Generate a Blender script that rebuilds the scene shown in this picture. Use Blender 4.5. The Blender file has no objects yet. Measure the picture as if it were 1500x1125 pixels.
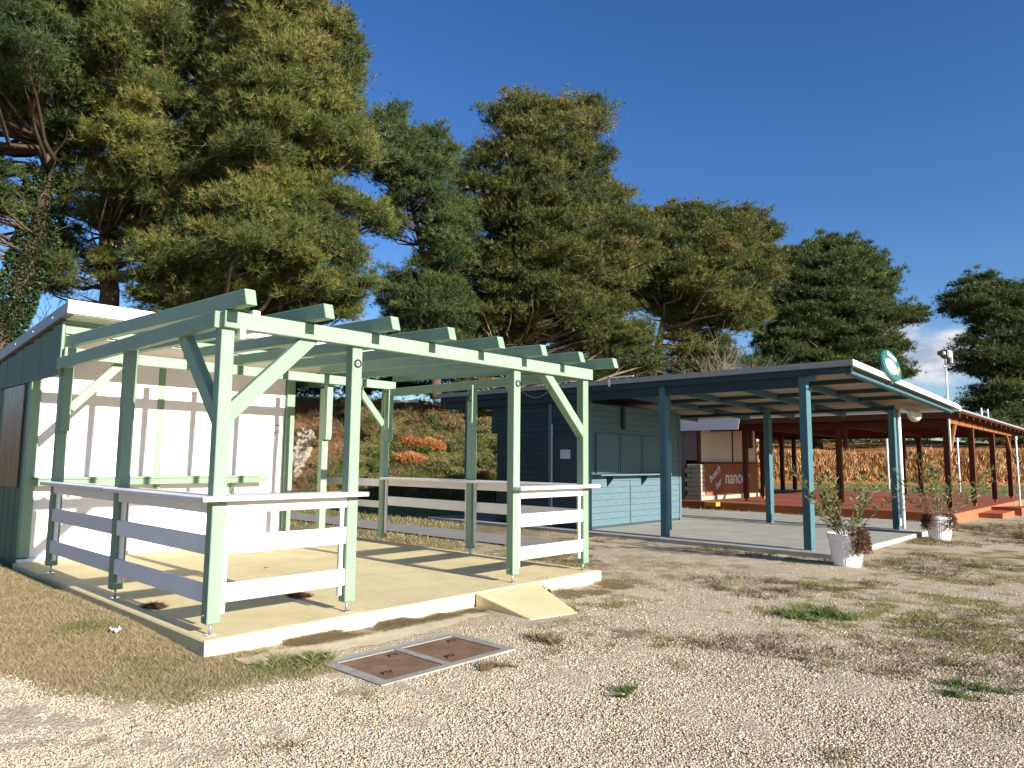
import bpy, bmesh, math, random
import numpy as np
from mathutils import Matrix, Vector
random.seed(7); RNG = np.random.default_rng(11)
S = bpy.context.scene; COL = S.collection
R = math.radians
# ------------------------------------------------------------------ camera
CF, CYAW, CPIT, CROL = 1045.3, 0.8199, 0.1061, 0.0088
CPOS = np.array([-2.7365, -5.9189, 1.45])
_f = np.array([math.sin(CYAW)*math.cos(CPIT), math.cos(CYAW)*math.cos(CPIT), math.sin(CPIT)])
_r0 = np.array([math.cos(CYAW), -math.sin(CYAW), 0.0]); _u0 = np.cross(_r0, _f)
_r = math.cos(CROL)*_r0 + math.sin(CROL)*_u0
_u = -math.sin(CROL)*_r0 + math.cos(CROL)*_u0
cam = bpy.data.cameras.new('camera'); cam.sensor_width = 36; cam.lens = CF/1500*36
cam.clip_end = 5000; cam.clip_start = 0.05
co = bpy.data.objects.new('camera', cam); COL.objects.link(co); S.camera = co
co.matrix_world = Matrix([[_r[0], _u[0], -_f[0], CPOS[0]], [_r[1], _u[1], -_f[1], CPOS[1]],
                          [_r[2], _u[2], -_f[2], CPOS[2]], [0, 0, 0, 1]])
def at(px, py, depth):          # a point of the place, measured on the photograph, at a distance in metres
    return CPOS + depth*(_f + _r*(px-750)/CF - _u*(py-562.5)/CF)
HF = np.array([math.sin(CYAW), math.cos(CYAW), 0]); HR = _r0     # horizontal depth and sideways axes of the view

# ------------------------------------------------------------------ noise in numpy
def _hash(ix, iy, seed):
    h = (ix.astype(np.int64)*374761393 + iy.astype(np.int64)*668265263 + seed*1442695041) & 0x7fffffff
    h = ((h ^ (h >> 13))*1274126177) & 0x7fffffff
    return ((h ^ (h >> 16)) & 0xffff)/65535.0
def vnoise(x, y, s=1.0, seed=0):
    x = np.asarray(x)/s; y = np.asarray(y)/s
    ix = np.floor(x); iy = np.floor(y); fx = x-ix; fy = y-iy
    fx = fx*fx*(3-2*fx); fy = fy*fy*(3-2*fy)
    a = _hash(ix, iy, seed); b = _hash(ix+1, iy, seed); c = _hash(ix, iy+1, seed); d = _hash(ix+1, iy+1, seed)
    return (a*(1-fx)+b*fx)*(1-fy)+(c*(1-fx)+d*fx)*fy
def fbm(x, y, s=1.0, seed=0, o=4):
    t = 0; a = .5; n = 0
    for k in range(o):
        t = t+a*vnoise(x, y, s, seed+k*17); n += a; a *= .5; s *= .5
    return t/n
def sstep(a, b, x):
    t = np.clip((x-a)/(b-a), 0, 1); return t*t*(3-2*t)

# ------------------------------------------------------------------ objects
W = {}
def tag(o, label=None, cat=None, group=None, kind=None):
    for k, v in (('label', label), ('category', cat), ('group', group), ('kind', kind)):
        if v: o[k] = v
    return o
def thing(name, loc, label, cat, group=None):
    o = bpy.data.objects.new(name, None); o.empty_display_size = .2; COL.objects.link(o)
    o.location = loc; W[o] = Matrix.Translation(Vector(loc))
    return tag(o, label, cat, group)
def link(name, me, mat, parent=None, M=None):
    M = M or Matrix.Identity(4)
    o = bpy.data.objects.new(name, me); COL.objects.link(o)
    if mat is not None and len(me.materials) == 0: me.materials.append(mat)
    if parent is not None:
        o.parent = parent; o.matrix_basis = W[parent].inverted() @ M
    else: o.matrix_basis = M
    W[o] = M
    return o
def copy_tree(o, M):
    """copy of a thing with copies of its parts and sub-parts, moved by M"""
    def rec(src, par):
        c = src.copy(); COL.objects.link(c)
        if par is not None: c.parent = par
        W[c] = W[src]
        for ch in [k for k in bpy.data.objects if k.parent == src]: rec(ch, c)
        return c
    c = rec(o, None); c.matrix_basis = M @ W[o]; W[c] = c.matrix_basis.copy()
    return c
def bm_mesh(bm, name='mesh', smooth=False):
    me = bpy.data.meshes.new(name); bm.normal_update(); bm.to_mesh(me); bm.free()
    if smooth:
        for p in me.polygons: p.use_smooth = True
    return me
def frame(p0, p1, up=(0, 0, 1)):
    p0 = Vector(p0); d = (Vector(p1)-p0); L = d.length; x = d.normalized(); up = Vector(up)
    if abs(x.dot(up)) > .98: up = Vector((0, 1, 0))
    y = up.cross(x).normalized(); z = x.cross(y)
    return Matrix(((x.x, y.x, z.x, p0.x), (x.y, y.y, z.y, p0.y), (x.z, y.z, z.z, p0.z), (0, 0, 0, 1))), L
def beam(name, p0, p1, w, h, mat, parent, bev=.006, up=(0, 0, 1), cut0=0, cut1=0):
    """a timber from p0 to p1 (centre line), w across, h deep, with eased arrises; cut0/cut1 slant its ends"""
    M, L = frame(p0, p1, up)
    bm = bmesh.new(); bmesh.ops.create_cube(bm, size=1)
    for v in bm.verts:
        e = v.co.x
        v.co = Vector(((v.co.x+.5)*L, v.co.y*w, v.co.z*h))
        v.co.x += (cut1 if e > 0 else cut0)*v.co.z
    if bev: bmesh.ops.bevel(bm, geom=bm.edges[:], offset=bev, segments=1, affect='EDGES', profile=.5)
    return link(name, bm_mesh(bm, name), mat, parent, M)
class MB:
    def __init__(s): s.bm = bmesh.new()
    def box(s, lo, hi, M=None, bev=0):
        lo = Vector(lo); hi = Vector(hi)
        r = bmesh.ops.create_cube(s.bm, size=1)['verts']
        for v in r: v.co = Vector((lo.x+(v.co.x+.5)*(hi.x-lo.x), lo.y+(v.co.y+.5)*(hi.y-lo.y), lo.z+(v.co.z+.5)*(hi.z-lo.z)))
        if bev:
            es = list({e for v in r for e in v.link_edges})
            nv = bmesh.ops.bevel(s.bm, geom=es, offset=bev, segments=1, affect='EDGES', profile=.5)['verts']
            r = list(set([v for v in r if v.is_valid]+nv))
        if M is not None: bmesh.ops.transform(s.bm, matrix=M, verts=r)
        return s
    def prism(s, pts, axis, a, b):
        """polygon pts in the plane across axis, pulled from a to b"""
        def mk(p, t):
            q = {'x': (t, p[0], p[1]), 'y': (p[0], t, p[1]), 'z': (p[0], p[1], t)}[axis]; return s.bm.verts.new(q)
        A = [mk(p, a) for p in pts]; B = [mk(p, b) for p in pts]
        fs = [s.bm.faces.new(A), s.bm.faces.new(B[::-1])]
        for i in range(len(pts)):
            j = (i+1) % len(pts); fs.append(s.bm.faces.new((A[j], A[i], B[i], B[j])))
        bmesh.ops.recalc_face_normals(s.bm, faces=fs); return s
    def tube(s, pts, rad, n=8, cap=True):
        pts = [Vector(p) for p in pts]; rad = rad if hasattr(rad, '__len__') else [rad]*len(pts)
        rings = []
        for i, p in enumerate(pts):
            d = (pts[min(i+1, len(pts)-1)]-pts[max(i-1, 0)]).normalized()
            a = d.cross(Vector((0, 0, 1)) if abs(d.z) < .95 else Vector((1, 0, 0))).normalized(); b = d.cross(a)
            rings.append([s.bm.verts.new(p+(a*math.cos(t)+b*math.sin(t))*rad[i]) for t in [2*math.pi*k/n for k in range(n)]])
        for i in range(len(rings)-1):
            for k in range(n):
                f = s.bm.faces.new((rings[i][k], rings[i][(k+1) % n], rings[i+1][(k+1) % n], rings[i+1][k])); f.smooth = True
        if cap: s.bm.faces.new(rings[0]); s.bm.faces.new(rings[-1][::-1])
        return s
    def build(s, name, mat, parent=None, M=None):
        bmesh.ops.recalc_face_normals(s.bm, faces=s.bm.faces[:])
        return link(name, bm_mesh(s.bm, name), mat, parent, M)
def arr_mesh(name, V, F, cols=None, smooth=False):
    """mesh from numpy arrays; cols = dict of per-vertex float attributes"""
    me = bpy.data.meshes.new(name); V = np.asarray(V, np.float32); F = np.asarray(F, np.int32); k = F.shape[1]
    me.vertices.add(len(V)); me.vertices.foreach_set('co', V.ravel())
    me.loops.add(F.size); me.loops.foreach_set('vertex_index', F.ravel())
    me.polygons.add(len(F)); me.polygons.foreach_set('loop_start', np.arange(0, F.size, k, dtype=np.int32))
    me.polygons.foreach_set('loop_total', np.full(len(F), k, np.int32))
    if smooth: me.polygons.foreach_set('use_smooth', np.ones(len(F), bool))
    for n, v in (cols or {}).items():
        a = me.attributes.new(n, 'FLOAT', 'POINT'); a.data.foreach_set('value', np.asarray(v, np.float32))
    me.update(calc_edges=True); return me

# ------------------------------------------------------------------ materials
class NT:
    def __init__(s, name):
        m = bpy.data.materials.new(name); m.use_nodes = True; s.m = m; s.t = m.node_tree; s.t.nodes.clear()
        s.out = s.n('ShaderNodeOutputMaterial')
    def n(s, t, **kw):
        o = s.t.nodes.new(t)
        for k, v in kw.items():
            if k.startswith('i_'): o.inputs[k[2:].replace('_', ' ')].default_value = v
            else: setattr(o, k, v)
        return o
    def l(s, a, b): s.t.links.new(a, b)
    def coord(s, kind='Object', scale=(1, 1, 1)):
        tc = s.n('ShaderNodeTexCoord'); mp = s.n('ShaderNodeMapping'); mp.inputs['Scale'].default_value = scale
        s.l(tc.outputs[kind], mp.inputs[0]); return mp.outputs[0]
    def noise(s, vec, scale, detail=4, rough=.55, dist=0):
        n = s.n('ShaderNodeTexNoise'); n.inputs['Scale'].default_value = scale; n.inputs['Detail'].default_value = detail
        n.inputs['Roughness'].default_value = rough; n.inputs['Distortion'].default_value = dist
        if vec is not None: s.l(vec, n.inputs['Vector'])
        return n.outputs['Fac']
    def ramp(s, fac, stops):
        r = s.n('ShaderNodeValToRGB'); e = r.color_ramp.elements
        while len(e) < len(stops): e.new(.5)
        for k, (p, c) in enumerate(stops):
            e[k].position = p; e[k].color = (c, c, c, 1) if not hasattr(c, '__len__') else (*c, 1)
        s.l(fac, r.inputs[0]); return r.outputs[0]
    def mix(s, fac, a, b, mode='MIX'):
        m = s.n('ShaderNodeMix', data_type='RGBA', blend_type=mode)
        for sock, v in ((m.inputs[0], fac), (m.inputs[6], a), (m.inputs[7], b)):
            if hasattr(v, 'is_linked'): s.l(v, sock)
            elif hasattr(v, '__len__'): sock.default_value = (*v, 1)
            else: sock.default_value = v
        return m.outputs[2]
    def math(s, op, a, b=0.0):
        m = s.n('ShaderNodeMath', operation=op)
        for k, v in ((0, a), (1, b)):
            if hasattr(v, 'is_linked'): s.l(v, m.inputs[k])
            else: m.inputs[k].default_value = v
        return m.outputs[0]
    def attr(s, name): return s.n('ShaderNodeAttribute', attribute_name=name).outputs['Fac']
    def rnd(s): return s.n('ShaderNodeObjectInfo').outputs['Random']
    def bump(s, h, strength=.3, dist=.01):
        b = s.n('ShaderNodeBump'); b.inputs['Strength'].default_value = strength; b.inputs['Distance'].default_value = dist
        s.l(h, b.inputs['Height']); return b.outputs[0]
    def bsdf(s, col, rough=.7, spec=.3, metal=0, normal=None):
        b = s.n('ShaderNodeBsdfPrincipled')
        if hasattr(col, 'is_linked'): s.l(col, b.inputs['Base Color'])
        else: b.inputs['Base Color'].default_value = (*col, 1)
        if hasattr(rough, 'is_linked'): s.l(rough, b.inputs['Roughness'])
        else: b.inputs['Roughness'].default_value = rough
        b.inputs['Specular IOR Level'].default_value = spec; b.inputs['Metallic'].default_value = metal
        if normal is not None: s.l(normal, b.inputs['Normal'])
        s.l(b.outputs[0], s.out.inputs[0]); return b
def sc(c, k): return tuple(min(1, x*k) for x in c)
def m_wood(name, col, wear=None, grain=.22, rough=.6, wearamt=.5, spec=.25):
    """painted or stained timber, grain along its own length"""
    t = NT(name); v = t.coord('Object', (1.5, 22, 22)); g = t.noise(v, 3, 5, .6, .6)
    v2 = t.coord('Object', (1, 1, 1)); b = t.noise(v2, 2.3, 4, .6)
    c = t.ramp(g, [(.25, sc(col, 1-grain)), (.75, sc(col, 1+grain*.6))])
    c = t.mix(t.ramp(b, [(.3, 0), (.75, .5)]), c, sc(col, .82))
    r = t.math('MULTIPLY_ADD', t.rnd(), .22); t.t.nodes[-1].inputs[2].default_value = .89
    hs = t.n('ShaderNodeHueSaturation'); t.l(c, hs.inputs['Color']); t.l(r, hs.inputs['Value']); c = hs.outputs[0]
    if wear:
        k = t.noise(t.coord('Object', (2.2, 14, 14)), 2.6, 6, .68, .3)
        c = t.mix(t.ramp(k, [(.62, 0), (.70, wearamt)]), c, wear)
    k2 = t.noise(t.coord('Object', (.9, 5, 5)), 5.5, 3, .5, 1.5)                       # knots and scuffs showing through
    c = t.mix(t.ramp(k2, [(.70, 0), (.78, .45)]), c, sc(col, .55))
    sx = t.n('ShaderNodeSeparateXYZ'); t.l(t.coord('Object'), sx.inputs[0])              # grime towards the foot of each timber
    f = t.math('ADD', sx.outputs[0], t.math('MULTIPLY', b, .35)); c = t.mix(t.ramp(f, [(.12, .35), (.42, 0)]), c, sc(col, .62))
    t.bsdf(c, rough, spec, 0, t.bump(g, .35, .005)); return t.m
def m_plain(name, col, rough=.6, spec=.3, metal=0, var=.15, scale=6, bump=0, dirt=None):
    t = NT(name); v = t.coord('Object'); n = t.noise(v, scale, 5, .6)
    c = t.ramp(n, [(.3, sc(col, 1-var)), (.7, sc(col, 1+var*.5))])
    if dirt:
        d = t.noise(t.coord('Object', (1, 1, .5)), 3.1, 6, .7)
        c = t.mix(t.ramp(d, [(.5, 0), (.72, .55)]), c, dirt)
    t.bsdf(c, rough, spec, metal, t.bump(n, bump, .01) if bump else None); return t.m
def m_leaf(name, stops, trans=.3, rough=.55):
    """foliage coloured by the per-vertex 'tint'"""
    t = NT(name); c = t.ramp(t.attr('tint'), stops)
    d = t.n('ShaderNodeBsdfDiffuse'); t.l(c, d.inputs[0])
    tr = t.n('ShaderNodeBsdfTranslucent'); t.l(c, tr.inputs[0])
    mx = t.n('ShaderNodeMixShader'); mx.inputs[0].default_value = trans
    t.l(d.outputs[0], mx.inputs[1]); t.l(tr.outputs[0], mx.inputs[2])
    g = t.n('ShaderNodeBsdfGlossy'); g.inputs['Roughness'].default_value = rough; g.inputs[0].default_value = (.8, .85, .8, 1)
    m2 = t.n('ShaderNodeMixShader'); m2.inputs[0].default_value = .03
    t.l(mx.outputs[0], m2.inputs[1]); t.l(g.outputs[0], m2.inputs[2]); t.l(m2.outputs[0], t.out.inputs[0]); return t.m

GREEN = m_wood('pale_green_paint', (.228, .335, .232), wear=(.33, .39, .30), grain=.2, rough=.55, wearamt=.5)
DGREEN = m_wood('dark_green_paint', (.10, .165, .11), wear=(.25, .30, .21), grain=.3)
WHITE = m_wood('white_paint', (.80, .77, .77), wear=(.62, .58, .55), grain=.05, rough=.5, wearamt=.3)
WALLW = m_plain('white_wall_panel', (.82, .77, .79), rough=.55, var=.03, scale=3)
STEEL = m_plain('galvanised_steel', (.55, .56, .57), rough=.35, metal=.8, var=.2)
WMETAL = m_plain('white_sheet_metal', (.82, .81, .82), rough=.35, var=.03, scale=2)
GMETAL = m_plain('grey_sheet_metal', (.25, .25, .255), rough=.45, var=.2, scale=3)
BLACK = m_plain('black_plastic', (.02, .02, .02), rough=.4)
SOFFIT = m_plain('cream_soffit', (.60, .58, .50), rough=.7, var=.08)
BLUE = m_wood('blue_stain', (.105, .172, .197), wear=(.20, .28, .30), grain=.35, wearamt=.6)
BLUEP = m_wood('blue_post_stain', (.066, .15, .178), wear=(.15, .28, .31), grain=.3, wearamt=.55)
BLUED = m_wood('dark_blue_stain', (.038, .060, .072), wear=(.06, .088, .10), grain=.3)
BLUEB = m_wood('navy_blue_beam_stain', (.024, .046, .060), wear=(.042, .072, .09), grain=.3)
BOARD = m_wood('brown_roof_board', (.34, .27, .19), grain=.25, wear=(.26, .2, .14))
REDW = m_wood('red_brown_stain', (.105, .028, .011), wear=(.19, .062, .024), grain=.4, wearamt=.5)
REDB = m_wood('orange_brown_beam', (.27, .105, .032), grain=.3, wear=(.2, .075, .025))
DECK = m_wood('red_deck_boards', (.30, .10, .06), grain=.25, wear=(.42, .15, .09))
DECKF = m_wood('orange_deck_edge', (.42, .125, .05), grain=.15, wear=(.38, .1, .045))
def m_concrete(name, col, dirtc, scale=1.0, spots=.5, streak=None):
    t = NT(name); v = t.coord('Object'); n = t.noise(v, 1.1*scale, 6, .62); n2 = t.noise(v, 26*scale, 4, .7)
    c = t.ramp(n, [(.3, sc(col, .84)), (.7, sc(col, 1.07))])
    c = t.mix(t.ramp(n2, [(.3, .45), (.6, 0)]), c, sc(col, .72))
    d = t.noise(v, 1.7*scale, 7, .72, .4); c = t.mix(t.ramp(d, [(.46, 0), (.68, spots)]), c, dirtc)
    t.bsdf(c, .85, .15, 0, t.bump(n2, .25, .006)); return t.m
SLAB = m_concrete('yellow_concrete', (.70, .60, .345), (.50, .41, .23), 1, .6)
SLABE = m_concrete('cream_concrete_edge', (.76, .70, .54), (.60, .50, .30), 2, .5)
CONC = m_concrete('grey_concrete', (.40, .395, .36), (.26, .25, .22), 1, .6)
PATHM = m_concrete('path_concrete', (.30, .29, .275), (.24, .21, .16), 1.5, .6)
MANC = m_concrete('pale_concrete_rim', (.33, .32, .28), (.22, .195, .15), 5, .8)

# ------------------------------------------------------------------ light, sky
EL = math.atan(.315); AZV = Vector((.004, -1, .315)).normalized()
sun = bpy.data.lights.new('sun', 'SUN'); sun.energy = 4.9; sun.angle = R(.55); sun.color = (1, .93, .83)
so = bpy.data.objects.new('sun', sun); COL.objects.link(so); so.rotation_mode = 'QUATERNION'
so.rotation_quaternion = AZV.to_track_quat('Z', 'Y'); so.location = (-20, -40, 30)
w = bpy.data.worlds.new('World'); S.world = w; w.use_nodes = True
nt = w.node_tree; nt.nodes.clear()
out = nt.nodes.new('ShaderNodeOutputWorld'); bg = nt.nodes.new('ShaderNodeBackground'); bg.inputs[1].default_value = .073
sky = nt.nodes.new('ShaderNodeTexSky'); sky.sky_type = 'NISHITA'; sky.sun_disc = False
sky.sun_elevation = EL; sky.sun_rotation = R(179.8); sky.air_density = 1.0; sky.dust_density = .4; sky.ozone_density = 3.6; sky.altitude = 200
# small fair-weather clouds low over the horizon
tc = nt.nodes.new('ShaderNodeTexCoord'); mp = nt.nodes.new('ShaderNodeMapping'); mp.inputs['Scale'].default_value = (1, 1, 2.2)
nt.links.new(tc.outputs['Generated'], mp.inputs[0])
nz = nt.nodes.new('ShaderNodeTexNoise'); nz.inputs['Scale'].default_value = 13; nz.inputs['Detail'].default_value = 7; nz.inputs['Roughness'].default_value = .55
nt.links.new(mp.outputs[0], nz.inputs['Vector'])
def wmath(op, a, b=0.0, clamp=False):
    m = nt.nodes.new('ShaderNodeMath'); m.operation = op; m.use_clamp = clamp
    for k, v in ((0, a), (1, b)):
        if hasattr(v, 'is_linked'): nt.links.new(v, m.inputs[k])
        else: m.inputs[k].default_value = v
    return m.outputs[0]
vm = nt.nodes.new('ShaderNodeVectorMath'); vm.operation = 'SUBTRACT'; nt.links.new(tc.outputs['Generated'], vm.inputs[0]); vm.inputs[1].default_value = (.966, .215, .128)
vs = nt.nodes.new('ShaderNodeVectorMath'); vs.operation = 'MULTIPLY'; nt.links.new(vm.outputs[0], vs.inputs[0]); vs.inputs[1].default_value = (9, 9, 21)
vl = nt.nodes.new('ShaderNodeVectorMath'); vl.operation = 'LENGTH'; nt.links.new(vs.outputs[0], vl.inputs[0])
blob = wmath('SUBTRACT', 1.12, vl.outputs['Value'])
cl = wmath('MULTIPLY_ADD', blob, .55); cl.node.inputs[2].default_value = -.30
cl = wmath('ADD', cl, nz.outputs['Fac']); cl = wmath('SUBTRACT', cl, .33)
cl = wmath('MULTIPLY', cl, 3.4, True)
cr = nt.nodes.new('ShaderNodeValToRGB'); cr.color_ramp.elements[0].color = (2.6, 3.0, 3.8, 1); cr.color_ramp.elements[1].color = (6.0, 5.9, 5.8, 1)
cr.color_ramp.elements[0].position = .35; cr.color_ramp.elements[1].position = .62
nt.links.new(nz.outputs['Fac'], cr.inputs[0])
mxw = nt.nodes.new('ShaderNodeMix'); mxw.data_type = 'RGBA'
hsv = nt.nodes.new('ShaderNodeHueSaturation'); hsv.inputs['Saturation'].default_value = 1.20; hsv.inputs['Hue'].default_value = .512; nt.links.new(sky.outputs[0], hsv.inputs['Color'])
nt.links.new(cl, mxw.inputs[0]); nt.links.new(hsv.outputs[0], mxw.inputs[6]); nt.links.new(cr.outputs[0], mxw.inputs[7])
nt.links.new(mxw.outputs[2], bg.inputs[0]); nt.links.new(bg.outputs[0], out.inputs[0])
S.view_settings.view_transform = 'Standard'; S.view_settings.look = 'None'; S.view_settings.gamma = 1
S.view_settings.exposure = 1.2
S.cycles.max_bounces = 8; S.cycles.diffuse_bounces = 4; S.cycles.transparent_max_bounces = 6

# ------------------------------------------------------------------ ground
def zg(x, y):
    return -.125-.0042*np.clip(x, 0, 24) + .02*(fbm(x, y, 2.5, 3)-.5) + .082*sstep(-.35, 1.3, y)*sstep(.1, -.25, x)
def blobs(x, y, L):
    t = 0
    for (bx, by, r, a) in L: t = np.maximum(t, a*np.exp(-((x-bx)**2+(y-by)**2)/(r*r)))
    return t
def masks(x, y):
    n = fbm(x, y, .9, 5)-.5; nf = fbm(x, y, .28, 9)-.5
    f1 = (x+1.41)*.86+(y-.04)*.50
    lawn = sstep(-.10, .14, np.minimum(np.minimum(f1, y+1.16), .42-x)+n*.5+nf*.35)
    lit = np.maximum(sstep(.02, -.10, np.maximum(np.abs(y+.30)-.13, np.maximum(.35-x, x-2.75))+n*.18+nf*.2),
                     sstep(.1, -.15, np.maximum(np.abs(y+.33)-.12, np.maximum(3.95-x, x-5.2))+n*.5+nf*.3))
    lit = np.maximum(lit, np.clip(blobs(x, y, [(3.0, -.75, .25, .6), (3.4, -1.15, .25, .6), (2.25, -1.85, .25, .6), (4.5, -.35, .5, .9), (5.6, .4, .7, .9), (6.2, 1.6, .8, .9), (7.0, .2, .8, .8), (7.6, 1.2, .7, .8), (8.6, .4, .7, .7), (6.3, -1.0, .6, .6), (8.0, -1.2, .6, .6), (9.0, -.6, .5, .6), (12.5, -2.6, 1.0, .5), (16, -3.0, 1.2, .6)])+nf*.9-.25, 0, 1))
    g = blobs(x, y, [(3.35, -.95, .42, 1), (3.9, -1.15, .45, .95), (2.75, -.75, .25, .8), (5.5, -2.75, .8, 1), (5.0, -3.3, .8, 1), (5.9, -3.6, 1.0, 1), (5.2, -4.4, .8, 1), (6.4, -4.9, .8, .9), (7.2, -3.0, 1.0, .8), (7.2, -4.2, 1.0, .9),
                       (9.5, -3.6, 1.5, .75), (12.5, -3.9, 2.2, .75), (17, -4.2, 3, .7), (22, -5, 4, .7), (3.1, -2.6, .45, .6), (2.4, -2.9, .25, .7), (1.5, -3.05, .16, .8), (.1, -.9, .3, .5), (-.55, 1.25, .25, .9), (5.3, -.15, .4, .9), (8.2, 1.2, .6, .5)])
    moss = sstep(.28, .75, g*.85+nf*1.5+n*.8-.02)
    mot = sstep(.56, .66, fbm(x, y, .55, 131, 5)+.10*(fbm(x, y, 3, 133)-.5))*sstep(2.6, 6.0, x-.25*y)*(1-lawn)
    lit = np.maximum(lit, .75*mot*(fbm(x, y, 1.7, 135) > .5)); moss = np.maximum(moss, .7*mot*(fbm(x, y, 1.7, 135) <= .5))
    lit = lit*sstep(.36, .58, fbm(x, y, .17, 141, 3)); moss = moss*sstep(.30, .56, fbm(x, y, .2, 143, 3))
    # dry ground and thin grass between the pavilions and out to the bank, then the field
    back = sstep(3.2, 5.5, y+n*2)*sstep(4.9, 5.6, x)
    back = np.maximum(back, sstep(5.6, 6.4, y)*sstep(0, 1, x+3))
    field = np.maximum(sstep(22.5, 25, x+n*2)*sstep(-1.1, -.3, y+n*1.0), sstep(9.0, 11, y+n*2))
    field = np.maximum(field, sstep(27, 32, x+n*6)*.8)
    return lawn, lit, moss, back, field
def axis(lo, a, b, hi, step):
    fine = np.arange(a, b+1e-6, step)
    def grow(start, end):
        o = []; d = step; p = start
        while p < end: d *= 1.22; p += d; o.append(min(p, end))
        return o
    return np.array([-v for v in grow(-a, -lo)][::-1]+list(fine)+grow(b, hi))
gx = axis(-900, -5, 24, 1600, .07); gy = axis(-900, -9, 11, 1600, .07)
X, Y = np.meshgrid(gx, gy, indexing='ij'); X = X.ravel(); Y = Y.ravel()
near = sstep(40, 15, np.hypot(X-5, Y))
lawn, lit, moss, back, field = masks(X, Y)
Z = zg(X, Y)+near*(.018*(fbm(X, Y, .5, 21)-.5)+.012*(vnoise(X, Y, .09, 31)-.5))
ni, nj = len(gx), len(gy); ii = (np.arange(ni-1)[:, None]*nj+np.arange(nj-1)[None, :]).ravel()
F = np.stack([ii, ii+nj, ii+nj+1, ii+1], 1)
gm = arr_mesh('ground', np.stack([X, Y, Z], 1), F, dict(lawn=lawn, litter=lit, moss=moss, back=back, field=field), True)
t = NT('gravel_and_soil'); v = t.coord('Object')
vo = t.n('ShaderNodeTexVoronoi'); vo.inputs['Scale'].default_value = 46; t.l(v, vo.inputs['Vector'])
vo2 = t.n('ShaderNodeTexVoronoi'); vo2.inputs['Scale'].default_value = 95; t.l(v, vo2.inputs['Vector'])
sep = t.n('ShaderNodeSeparateColor'); t.l(vo.outputs['Color'], sep.inputs[0])
n1 = t.noise(v, .55, 6, .6); n2 = t.noise(v, 7, 6, .7); n3 = t.noise(v, 60, 3, .6)
grav = t.ramp(sep.outputs[0], [(0, (.39, .315, .205)), (.35, (.475, .395, .27)), (.75, (.54, .46, .33)), (1, (.62, .55, .42))])
grav = t.mix(t.ramp(n1, [(.35, 0), (.7, .55)]), grav, (.44, .345, .225))
grav = t.mix(t.ramp(n2, [(.58, 0), (.78, .4)]), grav, (.37, .295, .195))
lawnc = t.ramp(n2, [(.3, (.20, .15, .08)), (.55, (.30, .235, .13)), (.75, (.38, .30, .17))])
litc = t.ramp(n2, [(.35, (.20, .115, .062)), (.5, (.30, .195, .115)), (.66, (.42, .32, .22))])
mossc = t.ramp(n2, [(.3, (.12, .125, .03)), (.5, (.22, .20, .05)), (.75, (.33, .28, .12))])
backc = t.ramp(n2, [(.3, (.13, .115, .05)), (.5, (.24, .19, .10)), (.75, (.36, .30, .20))])
nb = t.noise(t.coord('Object', (.6, .25, 1)), .35, 5, .65)
fieldc = t.ramp(nb, [(.34, (.09, .115, .035)), (.48, (.15, .16, .055)), (.56, (.24, .21, .09)), (.66, (.36, .33, .22))])
c = t.mix(t.attr('back'), grav, backc); c = t.mix(t.attr('field'), c, fieldc)
c = t.mix(t.attr('moss'), c, mossc); c = t.mix(t.attr('litter'), c, litc); c = t.mix(t.attr('lawn'), c, lawnc)
h = t.math('ADD', t.math('MULTIPLY', vo.outputs['Distance'], -1.0), t.math('MULTIPLY', vo2.outputs['Distance'], -.5))
t.bsdf(c, .95, .1, 0, t.bump(h, .6, .012)); GROUND = t.m
tag(link('ground', gm, GROUND), kind='structure', label='pale gravel ground with dry lawn and mossy patches')

def keep_out(x, y):
    a = (x > -.15) & (x < 5.2) & (y > -.2) & (y < 9)           # green slab and hut
    b = (x > 9.9) & (x < 18.7) & (y > -1.58) & (y < 9)         # blue slab
    c = (x > 20.6) & (y > -1.2) & (x < 37) & (y < 11)          # deck
    d = (x > .46) & (x < 1.76) & (y > -1.70) & (y < -1.05) & (RNG.random(np.shape(x)) < .985)       # manhole rim
    e = (x > 7.1) & (x < 8.4) & (y > 2.4)                      # path
    # ramp
    f = (x > 2.45) & (x < 3.95) & (y < 0) & (y > -1.25) & ((x-2.85) > (y+.17)*.33) & ((x-3.85) < (y+.17)*.75)
    return a | b | c | d | e | f
def wedge(n, d0, d1, p=2.0, spread=.86):
    """points on the ground ahead of where the photographer stood, thinning with distance"""
    u = RNG.random(n); d = (d0**(1-p)+u*(d1**(1-p)-d0**(1-p)))**(1/(1-p))*1.0
    s = (RNG.random(n)*2-1)*spread*d
    P = CPOS[:2][None]+d[:, None]*HF[None, :2]+s[:, None]*HR[None, :2]
    return P[:, 0], P[:, 1], d
# pebbles: loose stones of the gravel
x, y, d = wedge(430000, 3.2, 12, 2.2)
lawn, lit, moss, back, field = masks(x, y)
k = (~keep_out(x, y)) & (RNG.random(len(x)) < (1-lawn)*(1-.75*lit)*(1-.6*moss)*(1-.75*back)*(1-field)) & ((d < 7) | (RNG.random(len(x)) < .8))
k &= ~((x > -.1) & (x < 2.9) & (y > -.95) & (y < -.1) & (RNG.random(len(x)) < .93))
x, y = x[k], y[k]; n = len(x)
oc = np.array([[1, 0, 0], [-1, 0, 0], [0, 1, 0], [0, -1, 0], [0, 0, 1], [0, 0, -1]], float)
of = np.array([[0, 2, 4], [2, 1, 4], [1, 3, 4], [3, 0, 4], [2, 0, 5], [1, 2, 5], [3, 1, 5], [0, 3, 5]])
rad = .0032+.0052*RNG.random(n)**2.0+.005*(RNG.random(n) < .025)
V = oc[None]*(1+.5*(RNG.random((n, 6, 3))-.5))+.35*(RNG.random((n, 6, 3))-.5)
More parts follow.
